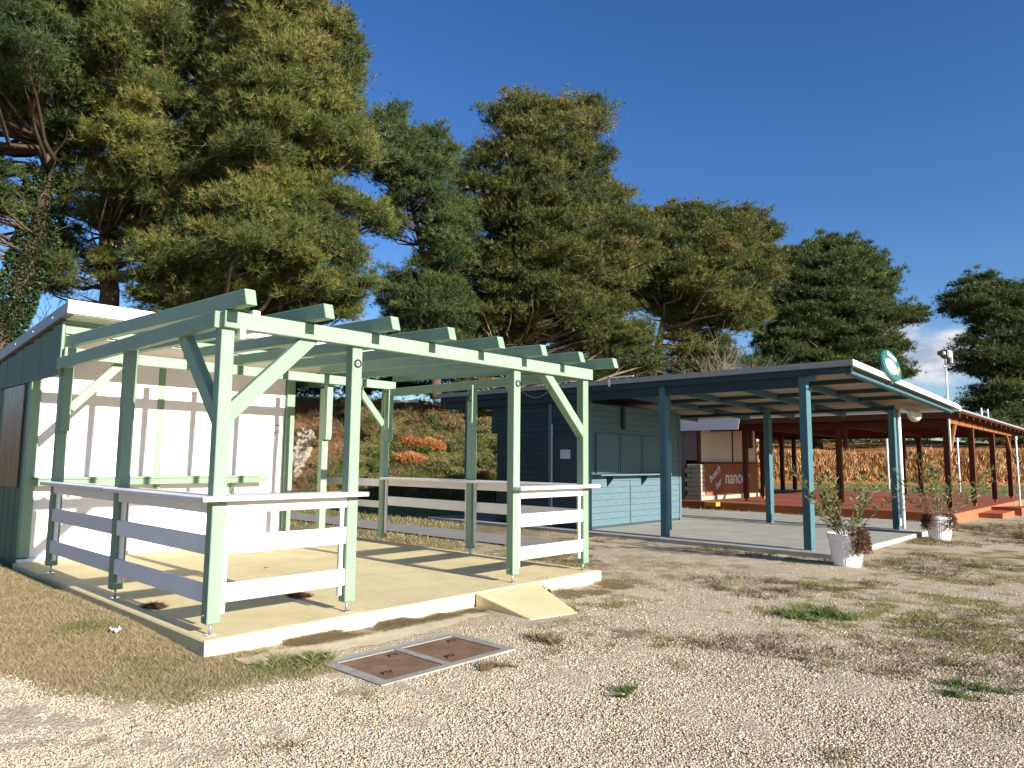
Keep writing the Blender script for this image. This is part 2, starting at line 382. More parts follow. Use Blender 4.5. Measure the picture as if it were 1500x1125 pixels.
V = V*rad[:, None, None]*np.stack([1+.5*RNG.random(n), 1+.0*rad, .45+.35*RNG.random(n)], 1)[:, None, :]
a = RNG.random(n)*6.283; ca, sa = np.cos(a)[:, None], np.sin(a)[:, None]
V = np.stack([V[..., 0]*ca-V[..., 1]*sa, V[..., 0]*sa+V[..., 1]*ca, V[..., 2]], -1)
V += np.stack([x, y, zg(x, y)+rad*.15+.002], 1)[:, None, :]
FF = (of[None]+np.arange(n)[:, None, None]*6).reshape(-1, 3)
t = NT('pebble_stone'); cc = t.ramp(t.attr('tint'), [(0, (.20, .15, .10)), (.2, (.37, .295, .20)), (.5, (.49, .41, .295)), (.8, (.57, .495, .375)), (1, (.68, .62, .52))])
t.bsdf(cc, .9, .15)
pm = arr_mesh('gravel', V.reshape(-1, 3), FF, dict(tint=np.repeat(RNG.random(n), 6)))
tag(link('gravel', pm, t.m), kind='stuff', label='loose pale gravel stones over the yard')

def blades(x, y, z, length, width, tint, lean=.5, up=1.0):
    n = len(x); a = RNG.random(n)*6.283; b = RNG.random(n)*6.283
    dx = np.stack([np.cos(a), np.sin(a), 0*a], 1)*width[:, None]*.5
    tip = np.stack([np.cos(b)*lean, np.sin(b)*lean, np.full(n, up)], 1)*length[:, None]*(.7+.6*RNG.random((n, 1)))
    P = np.stack([x, y, z], 1); V = np.stack([P-dx, P+dx, P+tip], 1).reshape(-1, 3)
    return V, np.arange(3*n).reshape(-1, 3), np.repeat(tint, 3)
GRASS = m_leaf('grass_blades', [(0, (.17, .115, .06)), (.25, (.36, .28, .15)), (.5, (.52, .435, .265)), (.56, (.24, .23, .08)), (.75, (.14, .175, .045)), (1, (.07, .14, .025))], .25)
parts = []
x, y, d = wedge(900000, 3.4, 12, 1.9, .9)
lawn, lit, moss, back, field = masks(x, y); r = RNG.random(len(x))
k = (lawn > r*1.05) & ~keep_out(x, y); gp = sstep(.62, .72, fbm(x, y, .5, 77))
k2 = k; nn = k2.sum()
green = ((RNG.random(nn) < .05+.40*gp[k2]) | (RNG.random(nn) < 1.2*blobs(x[k2], y[k2], [(-.55, 1.25, .22, 1), (.1, -.85, .25, .8)])))
tint = np.where(green, .55+.3*RNG.random(nn), .02+.47*RNG.random(nn))
parts.append(blades(x[k2], y[k2], zg(x[k2], y[k2]), .014+.026*RNG.random(nn), .003+.0022*RNG.random(nn), tint, .8, .8))
k2 = (moss*.45 > r) & ~keep_out(x, y); nn = k2.sum()
parts.append(blades(x[k2], y[k2], zg(x[k2], y[k2]), .012+.03*RNG.random(nn)**2, .005+.004*RNG.random(nn), np.where(RNG.random(nn) < .6, .57+.25*RNG.random(nn), .1+.4*RNG.random(nn)), .9, .7))
k2 = (lit*.22 > r) & ~keep_out(x, y); nn = k2.sum()
parts.append(blades(x[k2], y[k2], zg(x[k2], y[k2])+.005, .04+.03*RNG.random(nn), .004+0*d[k2], .12*RNG.random(nn), 1.2, .25))
x, y, d = wedge(170000, 9, 62, 1.35, .8); lawn, lit, moss, back, field = masks(x, y); r = RNG.random(len(x))
gn = fbm(x, y, 3.0, 40)
k2 = (np.maximum(back*.7, field)*sstep(.40, .52, gn+.12*field) > r) & ~keep_out(x, y); nn = k2.sum()
parts.append(blades(x[k2], y[k2], zg(x[k2], y[k2]), (.02+.035*RNG.random(nn))*(1+d[k2]/30), .007+.0006*d[k2], np.where(RNG.random(nn) < .40+.40*field[k2], .56+.3*RNG.random(nn), .08+.3*RNG.random(nn)), .8))
def strip(n, x0, x1, y0, y1, th=.34):
    q = RNG.random(n); x = x0+(x1-x0)*RNG.random(n); y = y0+(y1-y0)*q; k = (fbm(x, y, .25, 55) > th+.25*np.abs(q-.35)) & ~keep_out(x, y); x, y = x[k], y[k]; n = len(x)
    return blades(x, y, zg(x, y)+.004+.03*RNG.random(n)*np.exp(-(y-y1)**2/.02), .045+.03*RNG.random(n), np.full(n, .0045), .04+.2*RNG.random(n), 1.2, .3)
parts += [strip(30000, .25, 2.9, -.48, -.2), strip(7000, 3.9, 5.25, -.75, -.2), strip(5000, 2.5, 4.6, -1.5, -.6, .52), strip(4000, 1.6, 3.2, -2.3, -1.8, .5), strip(12000, 5.2, 6.6, -.8, 4.3, .5), strip(16000, 5.4, 9.6, -1.6, 2.0, .5)]
o = 0; Vs, Fs, Ts = [], [], []
for V, F_, T in parts: Vs.append(V); Fs.append(F_+o); Ts.append(T); o += len(V)
tag(link('grass', arr_mesh('grass', np.concatenate(Vs), np.concatenate(Fs), dict(tint=np.concatenate(Ts))), GRASS), kind='stuff', label='dry brown grass and thin green growth')
def tuft(name, px, py, r, n, label, tints, hgt=.1, wd=.008, cat='weed', group=None, lean=.7):
    m_ = max(3, n//70); ca = RNG.random(m_)*6.283; cq = r*RNG.random(m_)**.7*1.25; sp_ = r*(.10+.30*RNG.random(m_)); j = RNG.integers(m_, size=n)
    x = px+(cq*np.cos(ca))[j]*1.2+sp_[j]*RNG.normal(size=n)*.6; y = py+(cq*np.sin(ca))[j]+sp_[j]*RNG.normal(size=n)*.6
    ln = hgt*(.4+.8*RNG.random(n))*(.6+.8*RNG.random(m_))[j]
    V, F_, T = blades(x, y, zg(x, y)-.004, ln, np.full(n, wd), tints[0]+(tints[1]-tints[0])*RNG.random(n), lean)
    return tag(link(name, arr_mesh(name, V, F_, dict(tint=T)), GRASS), label, cat, group)
tuft('grass_tuft', 4.02, -.16, .10, 420, 'bright green grass tuft growing at the top edge of the concrete ramp', (.72, 1), .13, .007, 'grass tuft', None, .45)
tuft('weed_clump', .36, -.85, .20, 1500, 'dense green weed clump at the left end of the manhole rim', (.42, .95), .06, .010, 'weed', None, 1.5)
tuft('weed_clump', 3.3, -4.72, .17, 700, 'isolated dark green weed low in the right corner gravel', (.72, 1), .05, .010, 'weed', None, 1.3)
tuft('weed_clump', 1.52, -3.0, .09, 300, 'small green weed alone in the gravel below the manhole covers', (.62, .95), .045, .008, 'weed', None, 1.2)
tuft('weed_clump', 5.1, -3.0, .26, 1200, 'leafy green weed patch in the mossy gravel at the right', (.6, 1), .08, .011, 'weed', None, 1.1)
tuft('weed_clump', 2.22, -1.72, .14, 500, 'dark dried weed in front of the brown manhole cover nearest the ramp', (.0, .2), .07, .008, 'weed', None, 1.0)
tuft('weed_clump', 1.32, -2.0, .10, 420, 'dark dried weed by the near edge of the manhole rim', (.0, .25), .06, .008, 'weed', None, 1.0)
tuft('dry_shrub', 17.0, -3.3, .35, 260, 'dry leafless brown weed standing in the gravel past the second pot', (.0, .1), .36, .012, 'dry weed', None, .8)
tuft('dry_shrub', 10.6, -4.5, .2, 200, 'small dry stalky weed at the right edge of the gravel', (.0, .2), .22, .009, 'dry weed', None, .7)

# small dead clumps dotted over the gravel
n = 7000; x = 3.0+19*RNG.random(n)**1.2; y = -7.5+11*RNG.random(n); k = (~keep_out(x, y)) & (fbm(x, y, 1.6, 151, 4) > .50) & ((x > 5.3) | (y < -.8)) & (np.hypot(x-CPOS[0], y-CPOS[1]) > 6.2)
x, y = x[k], y[k]; n = len(x); m_ = 26; rr_ = (.03+.09*RNG.random(n)**2)*(1+.025*np.hypot(x+2.7, y+5.9)); a = RNG.random((n, m_))*6.283; q = np.sqrt(RNG.random((n, m_)))*rr_[:, None]*1.4
X_ = (x[:, None]+q*np.cos(a)).ravel(); Y_ = (y[:, None]+q*np.sin(a)).ravel(); base_t = np.where(RNG.random(n) < .3, .58, .02)
V, F_, T_ = blades(X_, Y_, zg(X_, Y_)-.002, np.repeat(rr_, m_)*(.4+.6*RNG.random(n*m_)), np.repeat(.004+.05*rr_, m_), np.repeat(base_t, m_)+.22*RNG.random(n*m_), 1.0, .7)
DEADG = m_leaf('dead_clumps', [(0, (.055, .032, .018)), (.25, (.17, .105, .058)), (.5, (.34, .25, .14)), (.56, (.17, .17, .05)), (.8, (.20, .21, .06)), (1, (.12, .15, .04))], .2)
tag(link('dead_weeds', arr_mesh('dead_weeds', V, F_, dict(tint=T_)), DEADG), kind='stuff', label='small dead brown weeds dotted over the gravel')

# ------------------------------------------------------------------ green pergola and its slab
GS = MB(); GS.box((-.12, -.17, -.4), (5.17, 5.75, 0), bev=.012)
so_ = GS.build('concrete_slab', SLAB); tag(so_, 'yellowish concrete slab under the green pergola', kind='structure')
MB().box((-.124, -.186, -.4), (2.86, -.171, -.006)).build('slab_edge', SLABE).update({} if False else {}) if False else None
e = MB().prism([(-.125, -.187), (2.84, -.187), (2.84, -.1705), (-.125, -.1705)], 'z', -.4, -.003).build('slab_edge', SLABE); tag(e, 'cream rendered front edge of the slab', kind='structure')
e = MB().prism([(3.88, -.187), (5.172, -.187), (5.172, -.1705), (3.88, -.1705)], 'z', -.4, -.003).build('slab_edge', SLABE); tag(e, 'cream slab edge beyond the ramp', kind='structure')
bm = bmesh.new(); vs_ = [bm.verts.new(p) for p in ((2.85, -.19, -.004), (3.87, -.19, -.004), (3.37, -1.19, -.132), (2.78, -1.05, -.132), (2.85, -.19, -.4), (3.87, -.19, -.4), (3.37, -1.19, -.4), (2.78, -1.05, -.4))]
for q in ((0, 3, 2, 1), (0, 1, 5, 4), (1, 2, 6, 5), (2, 3, 7, 6), (3, 0, 4, 7)): bm.faces.new([vs_[i] for i in q])
bmesh.ops.bevel(bm, geom=bm.edges[:], offset=.008, segments=1, affect='EDGES')
tag(link('ramp', bm_mesh(bm), SLAB), 'short sloping concrete ramp up to the pergola slab', kind='structure')
# thin poured strip along the front of the slab, ragged edge
n = 40; bm = bmesh.new(); A = []; B = []
for i in range(n+1):
    x0 = .02+2.6*i/n
    ya = -.36-.05*math.sin(i*.7)-.04*random.random(); yb = -.60-.22*math.sin(min(1, i/n*1.1)*2.9)+.05*random.random()
    A.append(bm.verts.new((x0, ya, float(zg(np.array([x0]), np.array([ya]))[0])+.012))); B.append(bm.verts.new((x0, yb, float(zg(np.array([x0]), np.array([yb]))[0])+.010)))
for i in range(n): bm.faces.new((A[i], B[i], B[i+1], A[i+1]))
tag(link('concrete_apron', bm_mesh(bm), m_concrete('apron_concrete', (.66, .57, .39), (.42, .32, .20), 3, .6)), 'thin poured concrete strip in front of the slab', kind='structure')

PG = thing('pergola', (2.5, 2.2, 0), 'pale green open timber pergola with white counters and rails', 'pergola')
P_ = .115
posts = {'A': (0, 0), 'B': (1.315, 0), 'C': (3.645, 0), 'D': (5.02, 0), 'E': (0, 2.2), 'F': (0, 4.46), 'G': (5.02, 2.17), 'H': (5.02, 4.40), 'I': (3.87, 4.55)}
PO = {}
def taper_foot(name, x, y, z0, z1, s, mat, par):
    bm = bmesh.new(); bmesh.ops.create_cube(bm, size=1)
    for v in bm.verts: v.co = Vector(((v.co.z+.5)*(z1-z0), v.co.x*s, v.co.y*s))
    bmesh.ops.bevel(bm, geom=bm.edges[:], offset=.007, segments=1, affect='EDGES')
    M = Matrix(((0, 1, 0, x), (0, 0, 1, y), (1, 0, 0, z0), (0, 0, 0, 1)))
    return link(name, bm_mesh(bm, name), mat, par, M)
for kx, (x, y) in posts.items():
    zt = {'A': 2.69, 'D': 2.66, 'B': 2.60, 'C': 2.60}.get(kx, 2.62)
    o = taper_foot('post', x, y, .095, zt, P_, GREEN, PG); PO[kx] = o
    f = MB(); f.tube([(x, y, 0), (x, y, .1)], .012, 8); f.box((x-.04, y-.04, 0), (x+.04, y+.04, .006)); f.build('post_foot', STEEL, o)
    for (qx, qy, qz) in ((x-.02, y-P_/2-.004, .16), (x-P_/2-.004, y+.02, .16)):
        MB().tube([(qx, qy, qz), (qx+(.005 if qx < x-.05 else 0), qy+(.005 if qy < y-.05 else 0), qz)], .009, 6).build('bolt', STEEL, o)
# beams
beam('front_beam', (-.06, -.062, 2.617), (5.11, -.062, 2.617), .1, .145, GREEN, PG)
beam('side_beam', (-.062, -.005, 2.62), (-.062, 4.50, 2.62), .075, .145, GREEN, PG)
beam('side_beam', (5.03, .0, 2.62), (5.03, 4.47, 2.62), .09, .13, GREEN, PG)
beam('back_beam', (-.08, 4.29, 2.745), (5.12, 4.29, 2.745), .085, .14, GREEN, PG)
for i in range(8):
    x = .0+.741*i
    beam('rafter', (x, -.43, 2.7605), (x, 4.385, 2.905), .095, .135, GREEN, PG, bev=.005, cut0=.35)
for k in ('F', 'H', 'I'):
    x, y = posts[k]; y0 = y-P_/2-.052
    bl = MB().prism([(y0-.05, 2.672), (y0+.05, 2.672), (y0+.05, 1.80), (y0+.03, 1.76), (y0-.035, 1.76), (y0-.05, 1.80)], 'x', x-.055, x+.05).build('post_block', GREEN, PG)
# braces
def brace(a, b, w, h): beam('brace', a, b, w, h, GREEN, PG, bev=.005)
beam('brace', (.0, -.012, 1.77), (.82, -.012, 2.58), .085, .135, GREEN, PG, up=(0, 0, 1))
beam('brace', (-.006, .0, 1.75), (-.006, .82, 2.58), .085, .135, GREEN, PG)
beam('brace', (5.02, .006, 1.79), (4.20, .006, 2.58), .12, .115, GREEN, PG)
beam('brace', (.06, 4.40, 2.05), (.62, 4.40, 2.68), .07, .11, GREEN, PG)
beam('brace', (4.97, 4.40, 2.05), (4.40, 4.40, 2.68), .07, .11, GREEN, PG)
# counters (boards with an apron beneath), rails, battens
def board(name, lo, hi, mat=WHITE, par=PG, bev=.006):
    lo = Vector(lo); hi = Vector(hi); d = hi-lo
    if d.x >= d.y: M, L = frame((lo.x, (lo.y+hi.y)/2, (lo.z+hi.z)/2), (hi.x, (lo.y+hi.y)/2, (lo.z+hi.z)/2)); w, h = d.y, d.z
    else: M, L = frame(((lo.x+hi.x)/2, lo.y, (lo.z+hi.z)/2), ((lo.x+hi.x)/2, hi.y, (lo.z+hi.z)/2)); w, h = d.x, d.z
    bm = bmesh.new(); bmesh.ops.create_cube(bm, size=1)
    for v in bm.verts: v.co = Vector(((v.co.x+.5)*L, v.co.y*w, v.co.z*h))
    bmesh.ops.bevel(bm, geom=bm.edges[:], offset=bev, segments=1, affect='EDGES')
    return link(name, bm_mesh(bm, name), mat, par, M)
def notch_counter(boxes):      # one counter board let round the posts
    m = MB()
    for lo, hi in boxes: m.box(lo, hi)
    return m.build('countertop', WHITE, PG)
h = P_/2+.002; z0, z1 = 1.092, 1.132
board('countertop', (-.20, -.20, z0), (-.0595, 2.12, z1)); board('countertop', (-.20, 2.126, z0), (-.0595, 4.42, z1+.003))
board('countertop', (-.058, -.20, z0), (1.40, -.0595, z1))
board('countertop', (.0595, -.058, z0), (1.255, .14, z1-.002)); board('countertop', (-.058, .0595, z0), (.14, 2.14, z1-.004)); board('countertop', (-.058, 2.262, z0), (.14, 4.38, z1-.003))
board('countertop', (3.57, -.20, z0), (5.155, -.0595, z1)); board('countertop', (3.7045, -.058, z0), (4.961, .10, z1-.002))
board('countertop', (4.88, .0595, z0), (4.9605, 4.34, z1-.001)); board('countertop', (5.0795, -.058, z0), (5.17, 4.40, z1+.002))
board('countertop', (4.962, .0595, z0+.002), (5.078, 2.11, z1)); board('countertop', (4.962, 2.229, z0+.001), (5.078, 4.338, z1+.001))
def rails(kind, fixed, a, b, zs):
    for (za, zb) in zs:
        if kind == 'x': board('rail', (fixed, a, za), (fixed+.036, b, zb))
        else: board('rail', (a, fixed, za), (b, fixed+.036, zb))
F3 = [(.985, 1.088), (.645, .80), (.255, .41)]
rails('y', -.052, .06, 1.255, F3); rails('y', -.052, 3.705, 4.96, F3)
rails('x', -.050, .06, 2.14, F3); rails('x', -.050, 2.26, 4.40, F3)
rails('x', 5.03, .06, 2.11, F3[:2]); rails('x', 5.03, 2.23, 4.34, F3[:2])
rails('x', 5.03, 4.46, 6.42, [(.965, 1.10), (.59, .71)])
for (x, y) in ((1.225, -.002), (4.93, -.002), (3.735, -.002), (.088, -.002), (0, 2.29), (0, 2.11), (0, 4.37), (5.02, 2.265), (5.02, 4.31), (5.02, 2.08)):
    taper_foot('batten', x, y, .16, 1.088, .042, WHITE, PG)
for kx in ('B', 'C'):
    x, y = posts[kx]; m = MB(); yc = y-P_/2-.012
    bm = m.bm
    for k in range(18):
        a0 = 2*math.pi*k/18; a1 = 2*math.pi*(k+1)/18
        for (r0, r1) in ((.026, .042),):
            q = [bm.verts.new((x+r*math.cos(a), yc, 2.38+r*math.sin(a))) for r, a in ((r0, a0), (r1, a0), (r1, a1), (r0, a1))]
            q2 = [bm.verts.new((v.co.x, yc+.011, v.co.z)) for v in q]
            bm.faces.new(q); bm.faces.new((q[1], q2[1], q2[2], q[2])); bm.faces.new((q[0], q[3], q2[3], q2[0]))
    pl = m.build('wall_socket', BLACK, PG)
    MB().tube([(x, yc+.004, 2.38), (x, yc+.011, 2.38)], .026, 14).tube([(x+.004, yc-.004, 2.384), (x, yc+.004, 2.38)], .011, 8).build('socket_insert', STEEL, pl)
MB().box((.19, -.10, 2.692), (.26, -.03, 2.728), bev=.004).build('spacer_block', WHITE, PG)
MB().box((.075, -.125, 2.46), (.125, -.06, 2.545), bev=.006).build('junction_box', WMETAL, PG)
MB().tube([(4.93, -.005, 2.545), (4.93, -.005, 2.60)], .034, 12).build('cable_gland', SOFFIT, PG)
MB().tube([(3.70+.75*k/10, .02, 2.36-.16*math.sin(math.pi*k/10)+.08*k/10) for k in range(11)], .005, 6).build('cable', BLACK, PG)
MB().box((4.90, 2.12, 2.36), (4.965, 2.2, 2.45), bev=.01).tube([(4.93, 2.15, 2.45), (4.95, 2.15, 2.53)], .012, 6).build('spotlight', BLACK, PG)
# pine-needle heaps lying on the slab, leaf, crumpled paper on the lawn
LIT = m_leaf('dead_needles', [(0, (.035, .018, .01)), (1, (.16, .08, .04))], .1)
def heap(x, y, rx, ry, n, label, z=0.0):
    a = RNG.random(n)*6.283; q = np.sqrt(RNG.random(n)); X_ = x+rx*q*np.cos(a); Y_ = y+ry*q*np.sin(a)
    V, F_, T = blades(X_, Y_, z+.05*(1-q)*RNG.random(n), .05+.03*RNG.random(n), np.full(n, .006), RNG.random(n), 1.0, .25)
    return tag(link('needle_heap', arr_mesh('needle_heap', V, F_, dict(tint=T)), LIT), label, 'needle heap')
heap(.12, 1.47, .10, .16, 900, 'brown pine needle heap on the slab edge behind the left railing')
heap(1.40, .98, .11, .15, 1000, 'brown pine needle heap on the slab behind the front railing')
heap(3.6, 4.9, .25, .12, 500, 'brown needle litter at the back edge of the slab', .0)
bm = bmesh.new(); bmesh.ops.create_grid(bm, x_segments=6, y_segments=6, size=.05)
for v in bm.verts: v.co.z = .03*random.random()+.02*abs(v.co.x)/.05; v.co.x *= .8
tag(link('paper_scrap', bm_mesh(bm), m_plain('white_paper', (.8, .8, .82)), None, Matrix.Translation((-.43, .87, float(zg(np.array([-.43]), np.array([.87]))[0])+.012))), 'crumpled white paper scrap lying on the dry lawn', 'litter')
bm = bmesh.new(); bmesh.ops.create_grid(bm, x_segments=4, y_segments=2, size=.03)
for v in bm.verts: v.co.z = .014*math.cos(v.co.x*60)+.006+.004*random.random(); v.co.y *= .5
tag(link('dead_leaf', bm_mesh(bm), m_plain('dry_leaf', (.09, .06, .035)), None, Matrix.Translation((2.06, 2.92, .012))), 'single dark dead leaf in the middle of the slab', 'leaf')

n = 900; x = .05+5*RNG.random(n); y = 5.6*RNG.random(n)**.8; k = RNG.random(n) < .25+.75*sstep(1.0, .1, np.minimum(y+.1, np.minimum(x, 5.1-x))); x, y = x[k], y[k]; n = len(x)
V, F_, T_ = blades(x, y, np.full(n, .002), .03+.04*RNG.random(n), np.full(n, .003), RNG.random(n), 1.0, .05)
tag(link('slab_litter', arr_mesh('slab_litter', V, F_, dict(tint=T_)), LIT), kind='stuff', label='scattered dry needles on the slab')

# ------------------------------------------------------------------ manhole
MH = thing('manhole_surround', (1.1, -1.38, -.12), 'pale concrete manhole rim set in the gravel before the pergola', 'manhole rim')
zc = -.112; m = MB()
for lo, hi in (((.42, -1.755), (1.80, -1.685)), ((.42, -1.072), (1.80, -1.01)), ((.42, -1.685), (.515, -1.072)), ((1.70, -1.685), (1.80, -1.072)), ((1.06, -1.685), (1.135, -1.072))):
    m.box((lo[0], lo[1], -.3), (hi[0], hi[1], zc))
m.build('rim', MANC, MH)
MB().box((.38, -1.86, -.3), (1.78, -1.76, -.128)).build('skirt', CONC, MH); MB().box((.42, -1.005, -.3), (1.78, -.92, -.122)).build('skirt', CONC, MH)
t = NT('rusty_chequer_plate'); v = t.coord('Object'); n1 = t.noise(v, 6, 6, .7); wv = t.n('ShaderNodeTexVoronoi'); wv.inputs['Scale'].default_value = 42; wv.feature = 'F1'
mpp = t.coord('Object', (1, 2.2, 1)); t.l(mpp, wv.inputs['Vector'])
c = t.ramp(n1, [(.3, (.15, .085, .052)), (.55, (.22, .13, .078)), (.75, (.30, .185, .115))])
t.bsdf(c, .75, .3, .25, t.bump(t.ramp(wv.outputs['Distance'], [(.2, 1), (.45, 0)]), .7, .006)); RUST = t.m
def cover(x0, x1, y0, y1, label):
    c = thing('manhole_cover', ((x0+x1)/2, (y0+y1)/2, zc), label, 'manhole cover', 'rusty manhole covers')
    MB().box((x0+.004, y0+.004, zc-.03), (x1-.004, y1-.004, zc-.004), bev=.004).build('plate', RUST, c)
    for (fx, fy) in ((.2, .2), (.8, .78)):
        hx = x0+(x1-x0)*fx; hy = y0+(y1-y0)*fy
        MB().tube([(hx-.04, hy, zc-.006), (hx-.035, hy, zc+.008), (hx+.035, hy+.01, zc+.008), (hx+.04, hy+.01, zc-.006)], .007, 6).build('lift_handle', BLACK, c)
cover(.515, 1.06, -1.685, -1.072, 'rusty steel manhole cover beside the green weed clump')
cover(1.135, 1.70, -1.685, -1.072, 'rusty steel manhole cover nearer the ramp')

# ------------------------------------------------------------------ green hut
GH = thing('green_hut', (2, 7.4, 0), 'green and white kiosk hut with a flat grey roof behind the pergola', 'kiosk')
m = MB(); m.box((.06, 5.80, .02), (1.66, 5.86, 1.06)); m.box((1.74, 5.80, .02), (3.84, 5.86, 1.06))
for x0, x1 in ((.06, 1.66), (1.74, 3.84)): m.box((x0, 5.80, 1.15), (x1, 5.86, 2.02)); m.box((x0, 5.80, 2.026), (x1, 5.86, 2.985))
m.box((1.655, 5.806, .02), (1.745, 5.86, 1.1)); m.box((.06, 5.806, 1.0), (3.84, 5.86, 1.2)); m.box((.06, 5.806, 1.95), (3.84, 5.86, 2.1)); m.build('front_wall', WALLW, GH)
for x in (1.70,): beam('wall_batten', (x, 5.80, 1.15), (x, 5.80, 2.98), .10, .03, GREEN, GH, up=(0, 1, 0))
beam('corner_post', (0, 5.80, .06), (0, 5.80, 2.98), .13, .13, GREEN, GH, up=(0, 1, 0)); beam('corner_post', (3.93, 5.80, .03), (3.93, 5.80, 2.98), .15, .13, GREEN, GH, up=(0, 1, 0))
MB().box((-.075, 5.72, -.3), (3.95, 5.795, .045), bev=.006).build('plinth', WALLW, GH)
board('shelf', (.02, 5.52, 1.125), (3.42, 5.79, 1.155), GREEN, GH); board('shelf_apron', (.02, 5.525, 1.035), (3.42, 5.555, 1.122), GREEN, GH)
for x in (.5, 1.7, 2.9): MB().prism([(5.57, 1.12), (5.79, 1.12), (5.79, .86)], 'x', x-.02, x+.02).build('shelf_bracket', GREEN, GH)
# left wall of vertical planks, its framed picture panel
m = MB(); y = 5.87; k = 0
while y < 9.6:
    wd = .13+.03*((k*7) % 3); m.box((-.062+.004*(k % 2), y, -.25), (0, min(y+wd-.006, 9.6), 2.60)); y += wd; k += 1
m.build('side_wall', DGREEN, GH)
MB().box((.0, 5.9, 0), (.02, 9.6, 2.6)).build('wall_lining', DGREEN, GH)
t = NT('faded_picture_print'); v = t.coord('Object'); sx = t.n('ShaderNodeSeparateXYZ'); t.l(v, sx.inputs[0])
nn_ = t.noise(t.coord('Object', (1, 1.6, .6)), 2.0, 5, .6, 1.2); zz = t.math('ADD', sx.outputs[2], t.math('MULTIPLY', nn_, .7))
c = t.ramp(t.math('MULTIPLY', zz, .38), [(.40, (.07, .075, .015)), (.58, (.10, .085, .02)), (.66, (.10, .035, .015)), (.86, (.13, .04, .018)), (.98, (.22, .18, .16))])
c = t.mix(t.ramp(t.noise(t.coord('Object', (1, 2.2, .8)), 2.6, 6, .65, .8), [(.46, 0), (.62, .85)]), c, (.24, .105, .035))
c = t.mix(t.ramp(t.noise(t.coord('Object', (1, 3.2, .7)), 2.4, 6, .65, 1), [(.50, 0), (.66, .8)]), c, (.025, .012, .008))
t.bsdf(c, .4, .4)
pnl = MB().box((-.085, 6.02, 1.0), (-.064, 7.15, 2.46), bev=.004).build('picture_panel', t.m, GH)
# overhanging head of the hut, boards outside, light soffit
m = MB()
for k in range(2): m.box((-.05, 4.40, 3.01+.125*k), (4.30, 4.43, 3.01+.125*k+.119))
m.build('head_front', GREEN, GH)
m = MB(); y = 4.435; k = 0
while y < 9.6:
    wd = .40+.1*(k % 2); ye = min(y+wd-.004, 9.6); top = 3.385-.088*(ye-4.05)-.17
    m.box((-.085+.003*(k % 2), y, 2.475), (-.064, ye, top)); y += wd; k += 1
m.build('head_side', DGREEN, GH)
beam('head_corner', (-.075, 4.405, 2.47), (-.075, 4.405, 3.16), .035, .05, GREEN, GH, up=(0, 1, 0))
MB().box((-.06, 4.44, 2.992), (4.28, 5.9, 3.004)).build('soffit', SOFFIT, GH)
m = MB(); m.box((4.27, 4.44, 2.75), (4.31, 9.6, 2.95)); m.build('head_end', DGREEN, GH)
m = MB(); m.box((3.96, 5.87, 0), (4.0, 9.6, 2.66)); m.box((0, 9.56, -.2), (3.99, 9.6, 2.66)); m.build('back_wall', DGREEN, GH)
s_ = -.088
def rz(y): return 3.385+s_*(y-4.05)
rf = MB().prism([(4.08, rz(4.08)-.16), (4.08, rz(4.08)-.012), (9.9, rz(9.9)-.012), (9.9, rz(9.9)-.16)], 'x', -.13, 4.60).build('roof', GMETAL, GH)
MB().prism([(4.05, rz(4.05)-.165), (4.05, rz(4.05)), (4.077, rz(4.08)), (4.077, rz(4.08)-.165)], 'x', -.135, 4.61).build('roof_fascia', WMETAL, rf)
MB().prism([(4.085, rz(4.085)-.175), (4.085, rz(4.085)-.163), (4.395, rz(4.395)-.163), (4.395, rz(4.395)-.175)], 'x', -.06, 4.58).build('eaves_lining', SOFFIT, rf)
m = MB()
for yy in (4.7, 5.6, 6.5): MB().tube([(-.131, yy, rz(yy)-.09), (-.139, yy, rz(yy)-.09)], .010, 8).build('screw_cap', WMETAL, rf)
NOTE = m_plain('white_notice', (.82, .84, .84), rough=.35, var=.02)
nt_ = MB().box((3.50, 5.787, 1.66), (3.80, 5.797, 2.07)).build('notice_sheet', NOTE, GH)
m = MB(); m.box((3.52, 5.781, 2.02), (3.78, 5.7865, 2.035))
for k in range(26):
    a = 3.56+.2*random.random(); b = 1.73+.14*random.random()*(1+(a-3.56)*2); m.box((a, 5.782, b), (a+.012, 5.7866, b+.01+.02*random.random()))
m.build('printed_lines', m_plain('green_ink', (.16, .22, .14)), nt_)

# ------------------------------------------------------------------ path
m = MB(); bm = m.bm; n = 34; A = []; B = []
for i in range(n+1):
    y = 2.4+11.5*i/n; za = float(zg(np.array([7.7]), np.array([y]))[0])+.03
    A.append(bm.verts.new((7.12+.04*random.random(), y, za))); B.append(bm.verts.new((8.38+.04*random.random(), y, za)))
for i in range(n): bm.faces.new((A[i], B[i], B[i+1], A[i+1]))
tag(m.build('path', PATHM), 'grey concrete footpath beyond the pergola', kind='structure')

